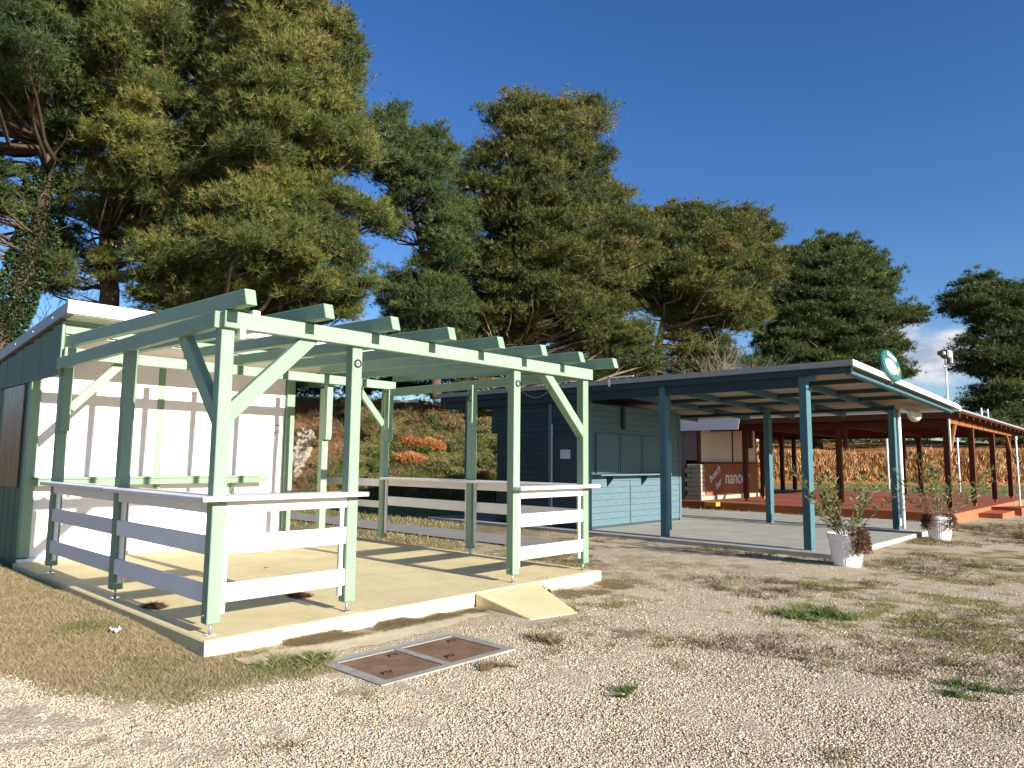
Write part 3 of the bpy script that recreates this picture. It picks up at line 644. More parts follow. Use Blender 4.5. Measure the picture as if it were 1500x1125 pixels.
# ------------------------------------------------------------------ blue pavilion
tag(MB().box((9.95, -1.55, -.5), (18.6, 9.0, -.085), bev=.012).build('pavilion_floor', CONC), 'grey concrete floor of the blue pavilion', kind='structure')
BP = thing('blue_pavilion', (13.5, 3, -.085), 'blue stained timber pavilion with a shuttered bar hut under a white edged roof', 'pavilion')
zf = -.085
def bz(x): return 3.205-.036*(x-10.05)          # top of the roof, falling to the right
def bpost(x, y, zt, two=True):
    o = taper_foot('post', x, y, zf+.012, zt, .14, BLUEP, BP)
    if two: taper_foot('post_cheek', x+.132, y-.004, zf+.14, zt-.25, .095, BLUEP, o)
    MB().box((x-.08, y-.08, zf), (x+.08, y+.08, zf+.011)).build('base_plate', STEEL, o)
    return o
for (x, y, zt) in ((10.22, -1.03, 3.06), (10.22, 1.86, 3.06), (10.22, 7.72, 3.06), (15.75, -.98, 2.82), (15.3, 1.86, 2.84), (15.6, 7.7, 2.84)): bpost(x, y, zt)
# left edge beams (dark), fascia of roof sheet
m = MB(); m.box((10.155, -1.05, 2.80), (10.235, 8.6, 3.04)); BL = m.build('edge_beam', BLUEB, BP)
beam('edge_board', (10.10, -1.90, 3.045), (10.10, 8.7, 3.045), .035, .12, BLUEB, BP, bev=.003)
rf = MB().prism([(10.03, bz(10.03)-.055), (10.03, bz(10.03)), (17.9, bz(17.9)), (17.9, bz(17.9)-.055)], 'y', -1.92, 8.8).build('roof', GMETAL, BP)
MB().prism([(10.03, bz(10.03)-.10), (10.03, bz(10.03)+.003), (17.9, bz(17.9)+.003), (17.9, bz(17.9)-.10)], 'y', -1.95, -1.922).build('front_fascia', WMETAL, rf)
MB().box((10.003, -1.95, bz(10.03)-.10), (10.028, 8.8, bz(10.03)+.003)).build('side_fascia', m_plain('weathered_grey_edge', (.30, .30, .29), .5, .3, 0, .1), rf)
MB().box((17.902, -1.98, bz(17.9)-.16), (18.02, 8.8, bz(17.9)-.02), bev=.02).build('gutter', WMETAL, rf)
MB().prism([(10.14, bz(10.14)-.085), (10.14, bz(10.14)-.058), (17.85, bz(17.85)-.058), (17.85, bz(17.85)-.085)], 'y', -1.90, 8.75).build('ceiling_boards', BOARD, rf)
for y in (-1.78, -.55, .75, 2.15, 3.5, 5.2, 7.0):
    beam('rafter', (10.26, y, bz(10.26)-.155), (17.8, y, bz(17.8)-.155), .07, .13, BLUEP, BP, bev=.003)
for x in (11.7, 13.3, 14.7):
    m = MB(); ys = (-1.78, -.55, .75, 2.15, 3.5)
    for a, b in zip(ys[:-1], ys[1:]): m.box((x-.035, a+.038, bz(x)-.17), (x+.035, b-.038, bz(x)-.092))
    m.build('purlin', BLUED, BP)
m = MB(); m.box((15.66, -1.05, bz(15.7)-.30), (15.84, 8.6, bz(15.7)-.222)); m.build('inner_beam', BLUEB, BP)
beam('eaves_trim', (10.15, -1.86, bz(10.15)-.20), (17.7, -1.86, bz(17.7)-.20), .03, .02, BLUEP, BP, bev=.002)
MB().box((10.16, -1.26, 2.90), (10.23, -1.055, 3.02)).build('beam_stub', BLUE, BP)
# hut walls
def planks_y(m, x0, x1, y, yb, z0, z1, st=.145, skip=None):
    z = z0; k = 0
    while z < z1-.01:
        m.box((x0, y+.003*(k % 2), z), (x1, yb, min(z+st-.007, z1))); z += st; k += 1
m = MB(); planks_y(m, 10.36, 14.25, 3.85, 3.90, zf+.06, 1.02); planks_y(m, 10.36, 14.25, 3.85, 3.90, 1.02, 2.76); m.build('front_wall', BLUE, BP)
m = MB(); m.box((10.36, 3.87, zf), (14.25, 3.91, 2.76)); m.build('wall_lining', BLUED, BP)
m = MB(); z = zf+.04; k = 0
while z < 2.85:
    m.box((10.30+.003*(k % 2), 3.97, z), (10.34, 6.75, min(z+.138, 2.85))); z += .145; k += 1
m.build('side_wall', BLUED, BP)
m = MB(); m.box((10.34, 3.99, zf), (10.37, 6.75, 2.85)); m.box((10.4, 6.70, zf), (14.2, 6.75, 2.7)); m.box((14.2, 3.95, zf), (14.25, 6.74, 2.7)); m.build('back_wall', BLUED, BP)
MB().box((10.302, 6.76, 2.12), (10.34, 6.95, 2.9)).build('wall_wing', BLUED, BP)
beam('corner_post', (10.33, 3.90, zf), (10.33, 3.90, 2.85), .13, .12, BLUE, BP, up=(0, 1, 0)); beam('corner_post', (14.30, 3.88, zf), (14.30, 3.88, 2.72), .10, .10, BLUE, BP, up=(0, 1, 0))
for i in range(3):
    x0 = 10.52+.96*i; sh = MB().box((x0+.012, 3.822, 1.165), (x0+.945, 3.838, 2.08), bev=.003)
    for k in range(6): sh.box((x0+.07, 3.812, 1.23+.135*k), (x0+.885, 3.821, 1.23+.135*k+.128))
    s2 = sh.build('shutter', BLUE, BP)
    m = MB(); m.box((x0+.014, 3.806, 1.17), (x0+.062, 3.821, 2.078)); m.box((x0+.893, 3.806, 1.17), (x0+.943, 3.821, 2.078)); m.build('shutter_stile', BLUE, s2)
board('shelf', (10.40, 3.58, 1.11), (13.45, 3.845, 1.145), BLUE, BP)
for x in (11.0, 12.45): MB().prism([(3.62, 1.108), (3.845, 1.108), (3.845, .86)], 'x', x-.02, x+.02).build('shelf_bracket', BLUED, BP)
beam('wall_batten', (11.95, 3.842, zf+.06), (11.95, 3.842, 1.0), .025, .012, BLUEP, BP, up=(0, 1, 0), bev=.002)
beam('wall_bracket', (11.6, 3.80, 2.20), (11.6, 3.80, 2.74), .08, .09, BLUED, BP, up=(0, 1, 0))
beam('door_post', (10.285, 4.98, zf), (10.285, 4.98, 2.8), .02, .10, BLUE, BP, up=(0, 1, 0), bev=.003)
dr = MB().box((10.285, 4.08, zf+.03), (10.299, 4.90, 2.05), bev=.003).build('door', BLUED, BP)
MB().box((10.274, 4.915, zf+.02), (10.288, 4.93, 2.3)).build('door_edge_strip', WMETAL, dr)
MB().box((10.268, 4.37, 1.49), (10.283, 4.66, 1.70)).build('door_notice', m_plain('grey_notice', (.55, .55, .6)), dr)
# white downpipe with elbow and hopper
m = MB(); m.tube([(15.93, -1.08, zf+.02), (15.93, -1.08, 2.62)], .045, 10); m.tube([(15.93, -1.08, 2.61), (15.93, -1.08, 2.69), (15.98, -1.09, 2.725), (16.5, -1.15, 2.70)], .045, 10); dp = m.build('downpipe', WMETAL, BP)
MB().tube([(16.45, -1.15, 2.72), (16.9, -1.2, 2.62)], [.05, .16], 12).build('rain_hopper', SOFFIT, dp)
MB().box((10.0, 3.05, 3.06), (10.012, 3.10, 3.27)).box((10.0, 2.45, 3.235), (10.012, 3.10, 3.265)).build('roof_clip', WMETAL, rf)
MB().box((15.66, -1.075, .02), (15.80, -1.055, .17)).build('post_label', NOTE, BP)

# oval advertising sign on the roof edge
SGN = Matrix.Translation((12.13, -.385, 3.315)) @ Matrix.Rotation(.17, 4, 'Y') @ Matrix.Diagonal((.92, 1, .66, 1)) @ Matrix.Translation((-13.5, 0, -3.435))
SG = thing('roof_sign', (12.13, -1.98, 3.0), 'oval green advertising sign with white lettering on the blue pavilion roof', 'sign')
def oval(cx, cz, rx, rz_, y0, y1, mat, name, par, n=40, egg=0.0, rot=0.0):
    pts = []
    for k in range(n):
        a = 2*math.pi*k/n; px, pz = rx*math.cos(a)*(1-egg*math.sin(a)), rz_*math.sin(a)
        pts.append((cx+px*math.cos(rot)-pz*math.sin(rot), cz+px*math.sin(rot)+pz*math.cos(rot)))
    return MB().prism(pts, 'y', y0, y1).build(name, mat, par, SGN)
TEAL = m_plain('teal_print', (.020, .115, .095), .35, .4, 0, .1); 
oval(13.50, 3.435, .70, .40, -1.60, -1.55, m_plain('dark_teal_edge', (.02, .09, .08), .4), 'sign_board', SG, egg=.12)
fc = oval(13.50, 3.435, .665, .37, -1.612, -1.601, TEAL, 'sign_face', SG, egg=.12)
SW = m_plain('sign_white', (.85, .85, .85), .4, .3, 0, .02)
def skewbox(m, x0, x1, z0, z1, y, sh=0): m.prism([(x0, z0), (x1, z0+sh), (x1, z1+sh), (x0, z1)], 'y', y, y+.006)
m = MB(); skewbox(m, 13.15, 13.40, 3.62, 3.72, -1.622); skewbox(m, 13.44, 13.74, 3.62, 3.72, -1.622); m.build('sign_strip', SW, fc, SGN)
oval(13.42, 3.36, .40, .19, -1.622, -1.613, SW, 'sign_panel', fc, egg=-.1)
m = MB()
for (x0, x1, z0, z1) in ((13.17, 13.20, 3.28, 3.46), (13.17, 13.28, 3.28, 3.31), (13.32, 13.35, 3.28, 3.46), (13.32, 13.42, 3.28, 3.305), (13.32, 13.42, 3.36, 3.38), (13.32, 13.42, 3.435, 3.46), (13.46, 13.49, 3.28, 3.46), (13.49, 13.55, 3.28, 3.305), (13.49, 13.55, 3.435, 3.46), (13.55, 13.58, 3.29, 3.45), (13.62, 13.65, 3.29, 3.45), (13.65, 13.72, 3.28, 3.305), (13.65, 13.72, 3.435, 3.46), (13.72, 13.75, 3.29, 3.45)):
    m.box((x0, -1.628, z0), (x1, -1.6225, z1))
m.build('sign_lettering', m_plain('sign_pink', (.55, .25, .28), .5), fc, SGN)
m = MB(); 
for k in range(9):
    a = random.random()*6.28; q = .09*random.random(); m.tube([(13.92+q*math.cos(a), -1.613, 3.40+q*math.sin(a)*1.2), (13.92+q*math.cos(a), -1.619-.0004*k, 3.40+q*math.sin(a)*1.2)], .04+.02*random.random(), 9)
m.build('sign_flower', m_plain('sign_orange', (.60, .28, .10), .5, .3, 0, .4, 14), fc, SGN)
MB().box((13.1, -1.54, 3.0), (13.14, -1.50, 3.40)).box((13.8, -1.54, 3.0), (13.84, -1.50, 3.40)).build('sign_bracket', STEEL, SG, SGN)

# ------------------------------------------------------------------ red pavilion, deck, bar
dz = .045
DK = thing('timber_deck', (28, 4, dz), 'red painted timber deck with an orange front edge', 'deck')
m = MB(); y = -1.12
while y < 10.6: m.box((20.72, y, dz-.035), (36.2, y+.138, dz)); y += .145
m.build('deck_boards', DECK, DK)
MB().box((20.70, -1.16, -.5), (36.2, -1.125, dz-.004), bev=.004).build('front_edge', DECKF, DK); MB().box((20.68, -1.16, -.5), (20.715, 10.6, dz-.003), bev=.004).build('side_edge', DECKF, DK)
MB().box((20.75, -1.10, -.5), (36.1, 10.6, dz-.05)).build('deck_joists', REDW, DK)
st = MB().box((23.9, -1.80, -.4), (26.6, -1.17, -.07), bev=.006).build('deck_step', DECKF); tag(st, 'low orange timber step in front of the red deck', 'step')
rp = MB().prism([(26.0, dz-.01), (33.5, -.23), (33.5, -.35), (26.0, -.35)], 'y', -2.0, -1.17).build('deck_ramp', DECK); tag(rp, 'long red timber ramp beside the deck step', 'ramp')
RP = thing('red_pavilion', (28, 4, dz), 'red brown timber pavilion with a low flat roof on the deck', 'pavilion')
def rpost(x, y, s=.17, zt=2.9):
    o = taper_foot('post', x, y, dz+.10, zt, s, REDW, RP)
    MB().box((x-.045, y-.045, dz), (x+.045, y+.045, dz+.105)).build('post_foot', DECKF, o); return o
for (x, y) in ((22.35, -.72), (25.9, -.72), (29.6, -.72), (33.1, -.72), (22.35, 2.45), (22.35, 5.75), (24.5, 6.05), (29.8, 2.4), (31.6, 8.2), (33.1, 2.6), (33.1, 8.2), (28.5, 8.2)): rpost(x, y)
beam('front_beam', (22.25, -.80, 2.78), (33.2, -.80, 2.71), .10, .20, REDB, RP); beam('side_beam', (22.35, -.70, 2.70), (22.35, 10, 2.70), .14, .22, REDW, RP)
for y in (2.45, 5.75): beam('cross_beam', (22.4, y, 2.76), (33.1, y, 2.70), .14, .16, REDW, RP)
beam('back_beam', (22.4, 9.0, 2.68), (33.2, 9.0, 2.64), .14, .16, REDW, RP)
beam('far_beam', (33.1, -.6, 2.66), (33.1, 9, 2.66), .14, .16, REDW, RP)
for (a, b) in (((22.45, -.80, 1.95), (23.15, -.80, 2.68)), ((33.0, -.80, 1.9), (32.2, -.80, 2.62))): beam('brace', a, b, .09, .11, REDB, RP)
for (x, y) in ((22.35, 2.3), (22.35, 5.6)): beam('post_block', (x, y-.06, 1.95), (x, y-.06, 2.60), .12, .12, REDW, RP)
def rrz(x): return 3.02-.012*(x-22)
rr = MB().prism([(21.30, rrz(21.30)-.04), (21.30, rrz(21.30)+.02), (34.5, rrz(34.5)+.02), (34.5, rrz(34.5)-.04)], 'y', -1.35, 10.2).build('roof', GMETAL, RP)
MB().prism([(21.32, rrz(22)-.075), (21.32, rrz(22)-.043), (34.4, rrz(34.4)-.043), (34.4, rrz(34.4)-.075)], 'y', -1.3, 10.1).build('roof_boards', REDW, rr)
m = MB(); y = -1.2
for x in np.arange(21.6, 34.3, .95): m.box((x, -1.25, rrz(x)-.19), (x+.08, 10, rrz(x)-.078))
m.build('rafters', REDW, rr)
beam('verge_board', (21.34, -1.3, 2.88), (21.34, 10, 2.88), .03, .20, REDW, RP, bev=.003)
m = MB(); m.box((21.292, -1.36, rrz(22)-.02), (21.298, 10.2, rrz(22)+.012)); m.build('verge_flashing', STEEL, rr)
for (x, y) in ((24.9, 1.4), (23.6, 2.6)): MB().box((x, y, rrz(x)+.02), (x+.35, y+.5, rrz(x)+.22)).build('roof_box', m_plain('roof_unit', (.5, .5, .52), .5), rr)
for (x, y) in ((31.0, -.2), (31.7, -.3)): MB().tube([(x, y, rrz(x)+.02), (x, y, rrz(x)+.78)], .03, 8).build('roof_pole', WMETAL, rr)  # two thin white poles, stood on the red roof
# the bar
BH = thing('beach_bar', (24, 8.4, dz), 'brown beach bar counter with white lettering and pale boards above', 'bar')
RUSTP = m_plain('rust_brown_paint', (.27, .105, .05), .7, .2, 0, .2, 2)
ct = MB().box((21.53, 6.98, dz+.15), (26.15, 7.04, 1.38), bev=.004).build('counter_front', RUSTP, BH)
MB().box((21.53, 6.93, dz), (26.15, 7.05, dz+.145)).build('plinth', MANC, BH)
MB().box((21.3, 6.86, 1.385), (26.25, 7.3, 1.43), bev=.005).build('countertop', REDW, BH)
def text(body, x, z, size, rot, shear, mat, par, y=6.972):
    cu = bpy.data.curves.new('lettering', 'FONT'); cu.body = body; cu.size = size; cu.shear = shear; cu.extrude = .004; cu.offset = .008*size
    cu.materials.append(mat); o = bpy.data.objects.new('lettering_curve', cu); COL.objects.link(o)
    M = Matrix.Translation((x, y, z)) @ Matrix.Rotation(-rot, 4, 'Y') @ Matrix.Rotation(R(90), 4, 'X')
    bpy.context.view_layer.update(); me = bpy.data.meshes.new_from_object(o.evaluated_get(bpy.context.evaluated_depsgraph_get())); bpy.data.objects.remove(o)
    return link('lettering', me, mat, par, M)
LW = m_plain('white_lettering', (.75, .74, .78), .6)
text('beach', 21.98, .66, .40, R(30), .3, LW, ct); text('bar', 22.45, .40, .36, R(30), .3, LW, ct); text('nanooy', 23.15, .62, .72, 0, .12, LW, ct)
m = MB(); z = dz; k = 0
while z < 1.36:
    wd = .2 if k % 2 else .34; m.box((21.18, 6.92, z), (21.34+wd*.5, 7.35, min(z+.155, 1.38)), bev=.012); m.box((21.18, 7.36, z), (21.40, 7.6-.1*(k % 2), min(z+.155, 1.38)), bev=.012); z += .165; k += 1
m.build('stone_pillar', m_plain('pale_stone', (.36, .32, .26), .85, .15, 0, .25, 5, .4), BH)
WB = m_plain('pale_board', (.62, .54, .47), .6, .2, 0, .06, 2)
m = MB(); m.box((21.45, 7.10, 1.44), (24.05, 7.13, 2.55)); m.box((24.11, 7.10, 1.44), (26.2, 7.13, 2.55)); m.box((21.45, 7.10, 2.56), (26.2, 7.13, 2.75)); m.build('board_panel', WB, BH)
beam('panel_post', (24.08, 7.1, 1.43), (24.08, 7.1, 2.75), .06, .07, REDW, BH, up=(0, 1, 0)); beam('panel_post', (21.36, 7.08, 1.43), (21.36, 7.08, 2.75), .14, .10, REDW, BH, up=(0, 1, 0))
m = MB(); m.box((21.30, 7.62, dz), (21.36, 10, 2.8)); m.box((21.66, 9.9, dz), (26.2, 9.96, 2.7)); m.box((26.15, 7.14, dz), (26.2, 9.9, 2.7)); m.build('side_wall', m_plain('mauve_wall', (.20, .155, .165), .7, .2, 0, .1), BH)
MB().box((21.30, 7.14, 1.5), (21.36, 7.615, 2.8)).build('upper_wall', m_plain('mauve_wall_panel', (.22, .165, .17), .7, .2, 0, .1), BH)
MB().box((21.27, 7.80, 1.95), (21.298, 8.15, 2.2)).build('vent_grille', BLACK, BH)
MB().box((21.275, 7.66, dz), (21.298, 8.55, 1.42), bev=.004).build('door', m_plain('grey_door', (.13, .13, .15), .5), BH)
t = NT('weathered_zinc_sheet'); v = t.coord('Object'); n1 = t.noise(v, 16, 6, .75); c = t.ramp(n1, [(.35, (.27, .29, .34)), (.62, (.36, .38, .42)), (.70, (.75, .76, .78))])
t.bsdf(c, .5, .4, .2)
M = Matrix.Translation((20.95, 0, 2.58)) @ Matrix.Rotation(R(22), 4, 'Y')
MB().box((-.01, 5.35, 0), (.012, 8.3, .66)).build('metal_sheet', t.m, BH, M)

# floodlight mast on the first red post
FM = thing('floodlight_mast', (22.2, -.84, 1.9), 'thin white pole with floodlights fixed to the red pavilion corner post', 'floodlight mast')
MB().tube([(22.22, -.84, 1.85), (22.2, -.84, 4.42)], [.028, .024], 8).build('pole', WMETAL, FM)
MB().tube([(21.95, -.84, 4.40), (22.75, -.86, 4.44)], .02, 6).tube([(22.2, -.84, 4.38), (22.2, -.84, 4.9)], .03, 6).build('bracket', STEEL, FM)
LG = m_plain('lamp_housing', (.10, .10, .09), .5)
for (lo, hi) in (((21.95, -.98, 4.66), (22.28, -.76, 4.92)), ((22.30, -.98, 4.50), (22.46, -.80, 4.94)), ((21.74, -.9, 4.72), (21.94, -.72, 4.86))):
    hd = MB().box(lo, hi, bev=.03).build('lamp_head', LG, FM)
    MB().box((lo[0]+.03, lo[1]-.012, lo[2]+.03), (hi[0]-.03, lo[1]-.001, hi[2]-.03)).build('lamp_glass', m_plain('lamp_glass', (.7, .7, .66), .2) , hd)
# slender white poles in the field
def pole(px, pt, pb, depth, label):
    b = at(px, pb, depth); tp = at(px, pt, depth); zb = float(zg(np.array([b[0]]), np.array([b[1]]))[0])
    o = thing('white_pole', (b[0], b[1], zb), label, 'pole', 'slender white poles in the field')
    MB().tube([(b[0], b[1], zb-.2), (b[0], b[1], tp[2])], .05*depth/40, 8).build('shaft', WMETAL, o)
    MB().tube([(b[0], b[1], tp[2]-.02), (b[0], b[1], tp[2]+.10)], .075*depth/40, 8).build('cap', WMETAL, o)
pole(1302, 625, 706, 47, 'slender white field pole just left of the blue pavilion corner post')
pole(1349, 628, 705, 48, 'slender white field pole between the downpipe and the floodlight mast')
pole(1406, 628, 711, 42, 'slender white field pole between the first and second red front posts')
pole(1494, 643, 737, 27, 'slender white pole standing right of the red pavilion')
tag(MB().box((36.3, -1.0, -.4), (40, .3, -.12), bev=.01).build('concrete_pad', CONC), 'pale concrete pad right of the red deck', kind='structure')
br = MB().box((20.3, 5.9, -.085), (20.6, 6.35, .06), bev=.01).build('yellow_block', m_plain('yellow_paint', (.5, .33, .04))); tag(br, 'small yellow block lying against the red deck edge', 'block')

# ------------------------------------------------------------------ potted oleanders
LEAF = m_leaf('oleander_leaves', [(0, (.07, .10, .025)), (.5, (.16, .18, .05)), (.85, (.25, .24, .075)), (1, (.36, .28, .13))], .35)
SUCC = m_leaf('red_brown_trailer', [(0, (.13, .055, .04)), (.6, (.25, .12, .085)), (1, (.20, .18, .09))], .25)
BARK1 = m_plain('grey_stem', (.22, .18, .13), .8, .1)
def leaves(P, D, L, Wd, tint):
    n = len(P); D = D/np.linalg.norm(D, axis=1)[:, None]
    q = RNG.normal(size=(n, 3)); Sx = np.cross(D, q); Sx /= np.linalg.norm(Sx, axis=1)[:, None]
    N = np.cross(Sx, D); mid = P+D*L[:, None]*.5
    V = np.stack([P, mid+Sx*Wd[:, None]*.5+N*Wd[:, None]*.15, P+D*L[:, None]-N*L[:, None]*.12, mid-Sx*Wd[:, None]*.5+N*Wd[:, None]*.15], 1)
    return V.reshape(-1, 3), np.arange(4*n).reshape(-1, 4), np.repeat(tint, 4)
def potted(x, y, z, label, H, spread, trail, seed):
    rg = np.random.default_rng(seed); rr_ = random.Random(seed)
    o = thing('potted_shrub', (x, y, z), label, 'potted plant', 'white pots with shrubs')
    prof = [(.0, .0), (.185, .0), (.20, .02), (.215, .10), (.245, .30), (.265, .43), (.285, .445), (.29, .50), (.275, .515), (.255, .50), (.245, .44), (.0, .44)]
    bm = bmesh.new(); n = 72; rings = []
    for (r, zz) in prof:
        rings.append([bm.verts.new(((r+(.004*(k % 2) if .02 < zz < .43 and r > .2 else 0))*math.cos(2*math.pi*k/n), (r+(.004*(k % 2) if .02 < zz < .43 and r > .2 else 0))*math.sin(2*math.pi*k/n), zz)) for k in range(n)] if r > 0 else [bm.verts.new((0, 0, zz))])
    for i in range(len(rings)-1):
        a, b = rings[i], rings[i+1]
        for k in range(n):
            if len(a) == 1: bm.faces.new((a[0], b[(k+1) % n], b[k]))
            elif len(b) == 1: bm.faces.new((a[k], a[(k+1) % n], b[0]))
            else: bm.faces.new((a[k], a[(k+1) % n], b[(k+1) % n], b[k]))
    bmesh.ops.recalc_face_normals(bm, faces=bm.faces[:])
    link('pot', bm_mesh(bm), m_plain('white_pot_%d' % seed, (.80, .78, .79), .45, .35, 0, .04), o, Matrix.Translation((x, y, z)))
    MB().tube([(x, y, z+.441), (x, y, z+.452)], .243, 24).build('soil', m_plain('potting_soil_%d' % seed, (.07, .045, .03), .95, .1, 0, .4, 20), o)
    m = MB(); P, D = [], []
    for s in range(20):
        a = rr_.random()*6.28; tilt = .10+1.25*rr_.random(); L = H*(.5+.65*rr_.random()); p = Vector((x+.1*math.cos(a), y+.1*math.sin(a), z+.44)); pts = [p.copy()]
        d = Vector((math.cos(a)*tilt*spread, math.sin(a)*tilt*spread, 1)).normalized(); ns = 6
        for q in range(ns):
            p = p+d*(L/ns); d = (d+Vector((rr_.uniform(-.13, .13), rr_.uniform(-.13, .13), .02))).normalized(); pts.append(p.copy())
            if q >= 1:
                for w_ in range(8 if q > 2 else 4):
                    b = rr_.random()*6.28; P.append(p-d*rr_.random()*L/ns); D.append(Vector((math.cos(b), math.sin(b), .0))*.8+d*.55+Vector((0, 0, rr_.uniform(-.2, .3))))
        m.tube(pts, [.009-.0012*q for q in range(ns+1)], 5)
        for w_ in range(9): b = rr_.random()*6.28; P.append(p); D.append(Vector((math.cos(b), math.sin(b), 0))*.6+d)
    m.build('stems', BARK1, o)
    P = np.array(P); D = np.array(D); n = len(P); V, F_, T = leaves(P, D, .09+.06*rg.random(n), .019+.010*rg.random(n), rg.random(n)**1.3)
    link('leaves', arr_mesh('leaves', V, F_, dict(tint=T)), LEAF, o)
    for (ang, n) in trail:
        n = int(n); a = ang+rg.normal(size=n)*.33; q = rg.random(n); rad_ = .20+.08*np.sqrt(q)+.07*rg.random(n); zz = z+.54-.27*q**1.3+.03*rg.normal(size=n)
        P = np.stack([x+rad_*np.cos(a), y+rad_*np.sin(a), zz], 1); D = np.stack([np.cos(a), np.sin(a), .5-1.2*q], 1)+.6*rg.normal(size=(n, 3))
        V, F_, T = leaves(P, D, .04+.03*rg.random(n), .016+.01*rg.random(n), rg.random(n))
        link('trailing_leaves', arr_mesh('trailing_leaves', V, F_, dict(tint=T)), SUCC, o)
    return o
def gz(x, y): return float(zg(np.array([x]), np.array([y]))[0])
potted(9.33, -1.95, gz(9.33, -1.95)-.01, 'white pot with a leafy shrub before the near blue corner post', 1.15, 1.0, [(R(-108), 1500)], 3)
potted(15.3, -1.95, gz(15.3, -1.95)-.01, 'white pot with a leafy shrub farther along by the red deck', 1.3, 1.1, [(R(140), 800), (R(-112), 500)], 8)

def needles(C, rad, nt, L, wd, flat, tbase, nn=9, spiky=.6):
    """tufts of needles over each foliage pad; C centres, rad radii"""
    idx = np.repeat(np.arange(len(C)), nt); n = len(idx); q = RNG.normal(size=(n, 3)); q[:, 2] = np.where(q[:, 2] < -.25, -q[:, 2]*.9, q[:, 2]); q /= np.linalg.norm(q, axis=1)[:, None]
    lump = 1+.35*(vnoise(q[:, 0]*2+idx*3.1, q[:, 1]*2+q[:, 2]*1.7, .7, 5)-.5)*2
    rr_ = (.25+.95*RNG.random(n)**.8)*lump*(1+.4*(RNG.random(n) < .15)); P = C[idx]+q*rr_[:, None]*rad[idx][:, None]*np.array([1, 1, flat])
    D = q*np.array([1, 1, .7])+np.array([0, 0, .45])+RNG.normal(size=(n, 3))*.35; D /= np.linalg.norm(D, axis=1)[:, None]
    tt = np.clip(tbase[idx]+.16*RNG.normal(size=n), 0, .92); br_ = RNG.random(n) < .025; tt[br_] = .93+.07*RNG.random(br_.sum())
    P2 = np.repeat(P, nn, 0); D2 = np.repeat(D, nn, 0)+RNG.normal(size=(n*nn, 3))*spiky; D2 /= np.linalg.norm(D2, axis=1)[:, None]
    Sx = np.cross(D2, RNG.normal(size=(n*nn, 3))); Sx /= np.linalg.norm(Sx, axis=1)[:, None]
    ln = L*(.65+.7*RNG.random((n*nn, 1))); V = np.stack([P2-Sx*wd*.5, P2+Sx*wd*.5, P2+D2*ln], 1).reshape(-1, 3)
    return V, np.arange(len(V)).reshape(-1, 3), np.repeat(tt, nn*3)
# ------------------------------------------------------------------ bank, cliff
def local(x, y): return (x-CPOS[0])*HF[0]+(y-CPOS[1])*HF[1], (x-CPOS[0])*HR[0]+(y-CPOS[1])*HR[1]
def bank_h(d, s):
    n = fbm(d+50, s+50, 4, 60)-.5; n2 = fbm(d+50, s+50, 1.0, 61)-.5
    foot = 27.2+1.6*n-.25*np.clip(-s-9, 0, 20)*.6
    return np.clip(sstep(0, 6.6, d-foot)*4.25, 0, 9)+n*.8*sstep(0, 5, d-foot)+n2*.25*sstep(0, 2, d-foot)
dd = np.arange(24, 62, .25); ss = np.arange(-44, 10, .25); Dg, Sg = np.meshgrid(dd, ss, indexing='ij')
H_ = bank_h(Dg, Sg)*sstep(10, 4, Sg)*sstep(62, 52, Dg)-.22-.25*sstep(25.5, 24, Dg)-.2*(sstep(8, 10, Sg)+sstep(60, 62, Dg))
Pw = CPOS[None, None]*np.array([1, 1, 0])+Dg[..., None]*HF+Sg[..., None]*HR; Pw[..., 2] = H_
def bank_mask(d, s):
    """brown litter to the left, green growth to the right, raw orange soil in the middle"""
    n = fbm(d+9, s+9, 1.6, 71)-.5; nf = fbm(d+9, s+9, .5, 72)-.5
    gr = sstep(-8.6, -6.2, s+n*4)*(1-.5*sstep(30.2, 32.5, d+n*3)); 
    ra = np.clip(blobs(d, s, [(29.4, -4.5, .6, 1), (29.6, -2.9, .55, 1), (28.6, -4.2, .5, 1), (28.5, -3.6, .45, .9)])*0, 0, 1)
    return gr, ra
gr, ra = bank_mask(Dg, Sg); ni, nj = Dg.shape
ii = (np.arange(ni-1)[:, None]*nj+np.arange(nj-1)[None, :]).ravel()
bme = arr_mesh('bank', Pw.reshape(-1, 3), np.stack([ii, ii+1, ii+nj+1, ii+nj], 1), dict(green=gr.ravel(), raw=ra.ravel()), True)
t = NT('bank_soil'); v = t.coord('Object'); n2 = t.noise(v, 2.2, 6, .7); n3 = t.noise(v, 9, 5, .7)
c1 = t.ramp(n3, [(.3, (.10, .055, .03)), (.5, (.20, .105, .055)), (.72, (.30, .20, .11))]); c2 = t.ramp(n2, [(.35, (.06, .09, .02)), (.55, (.13, .14, .04)), (.7, (.24, .17, .075))])
c = t.mix(t.attr('green'), c1, c2); c = t.mix(t.attr('raw'), c, t.ramp(n3, [(.3, (.36, .13, .04)), (.7, (.56, .25, .09))]))
t.bsdf(c, .95, .08, 0, t.bump(n3, .8, .12))
tag(link('bank', bme, t.m), kind='structure', label='steep overgrown earth bank behind the pavilions')
n = 210000; d = 26.6+8*RNG.random(n); s = -16+20*RNG.random(n)
gr, ra = bank_mask(d, s); hz = bank_h(d, s)*sstep(10, 4, s)-.22; k = (RNG.random(n) > ra*1.3) & (hz > -.16) & (RNG.random(n) < .55+.45*fbm(d, s, .8, 88))
d, s, gr, hz = d[k], s[k], gr[k], hz[k]; n = len(d)
P = CPOS[:2][None]+d[:, None]*HF[None, :2]+s[:, None]*HR[None, :2]
cl_ = fbm(d, s, .9, 91); tint = np.where(RNG.random(n) < gr*.72*sstep(.3, .5, cl_+.1), .56+.4*RNG.random(n), .03+.45*RNG.random(n))
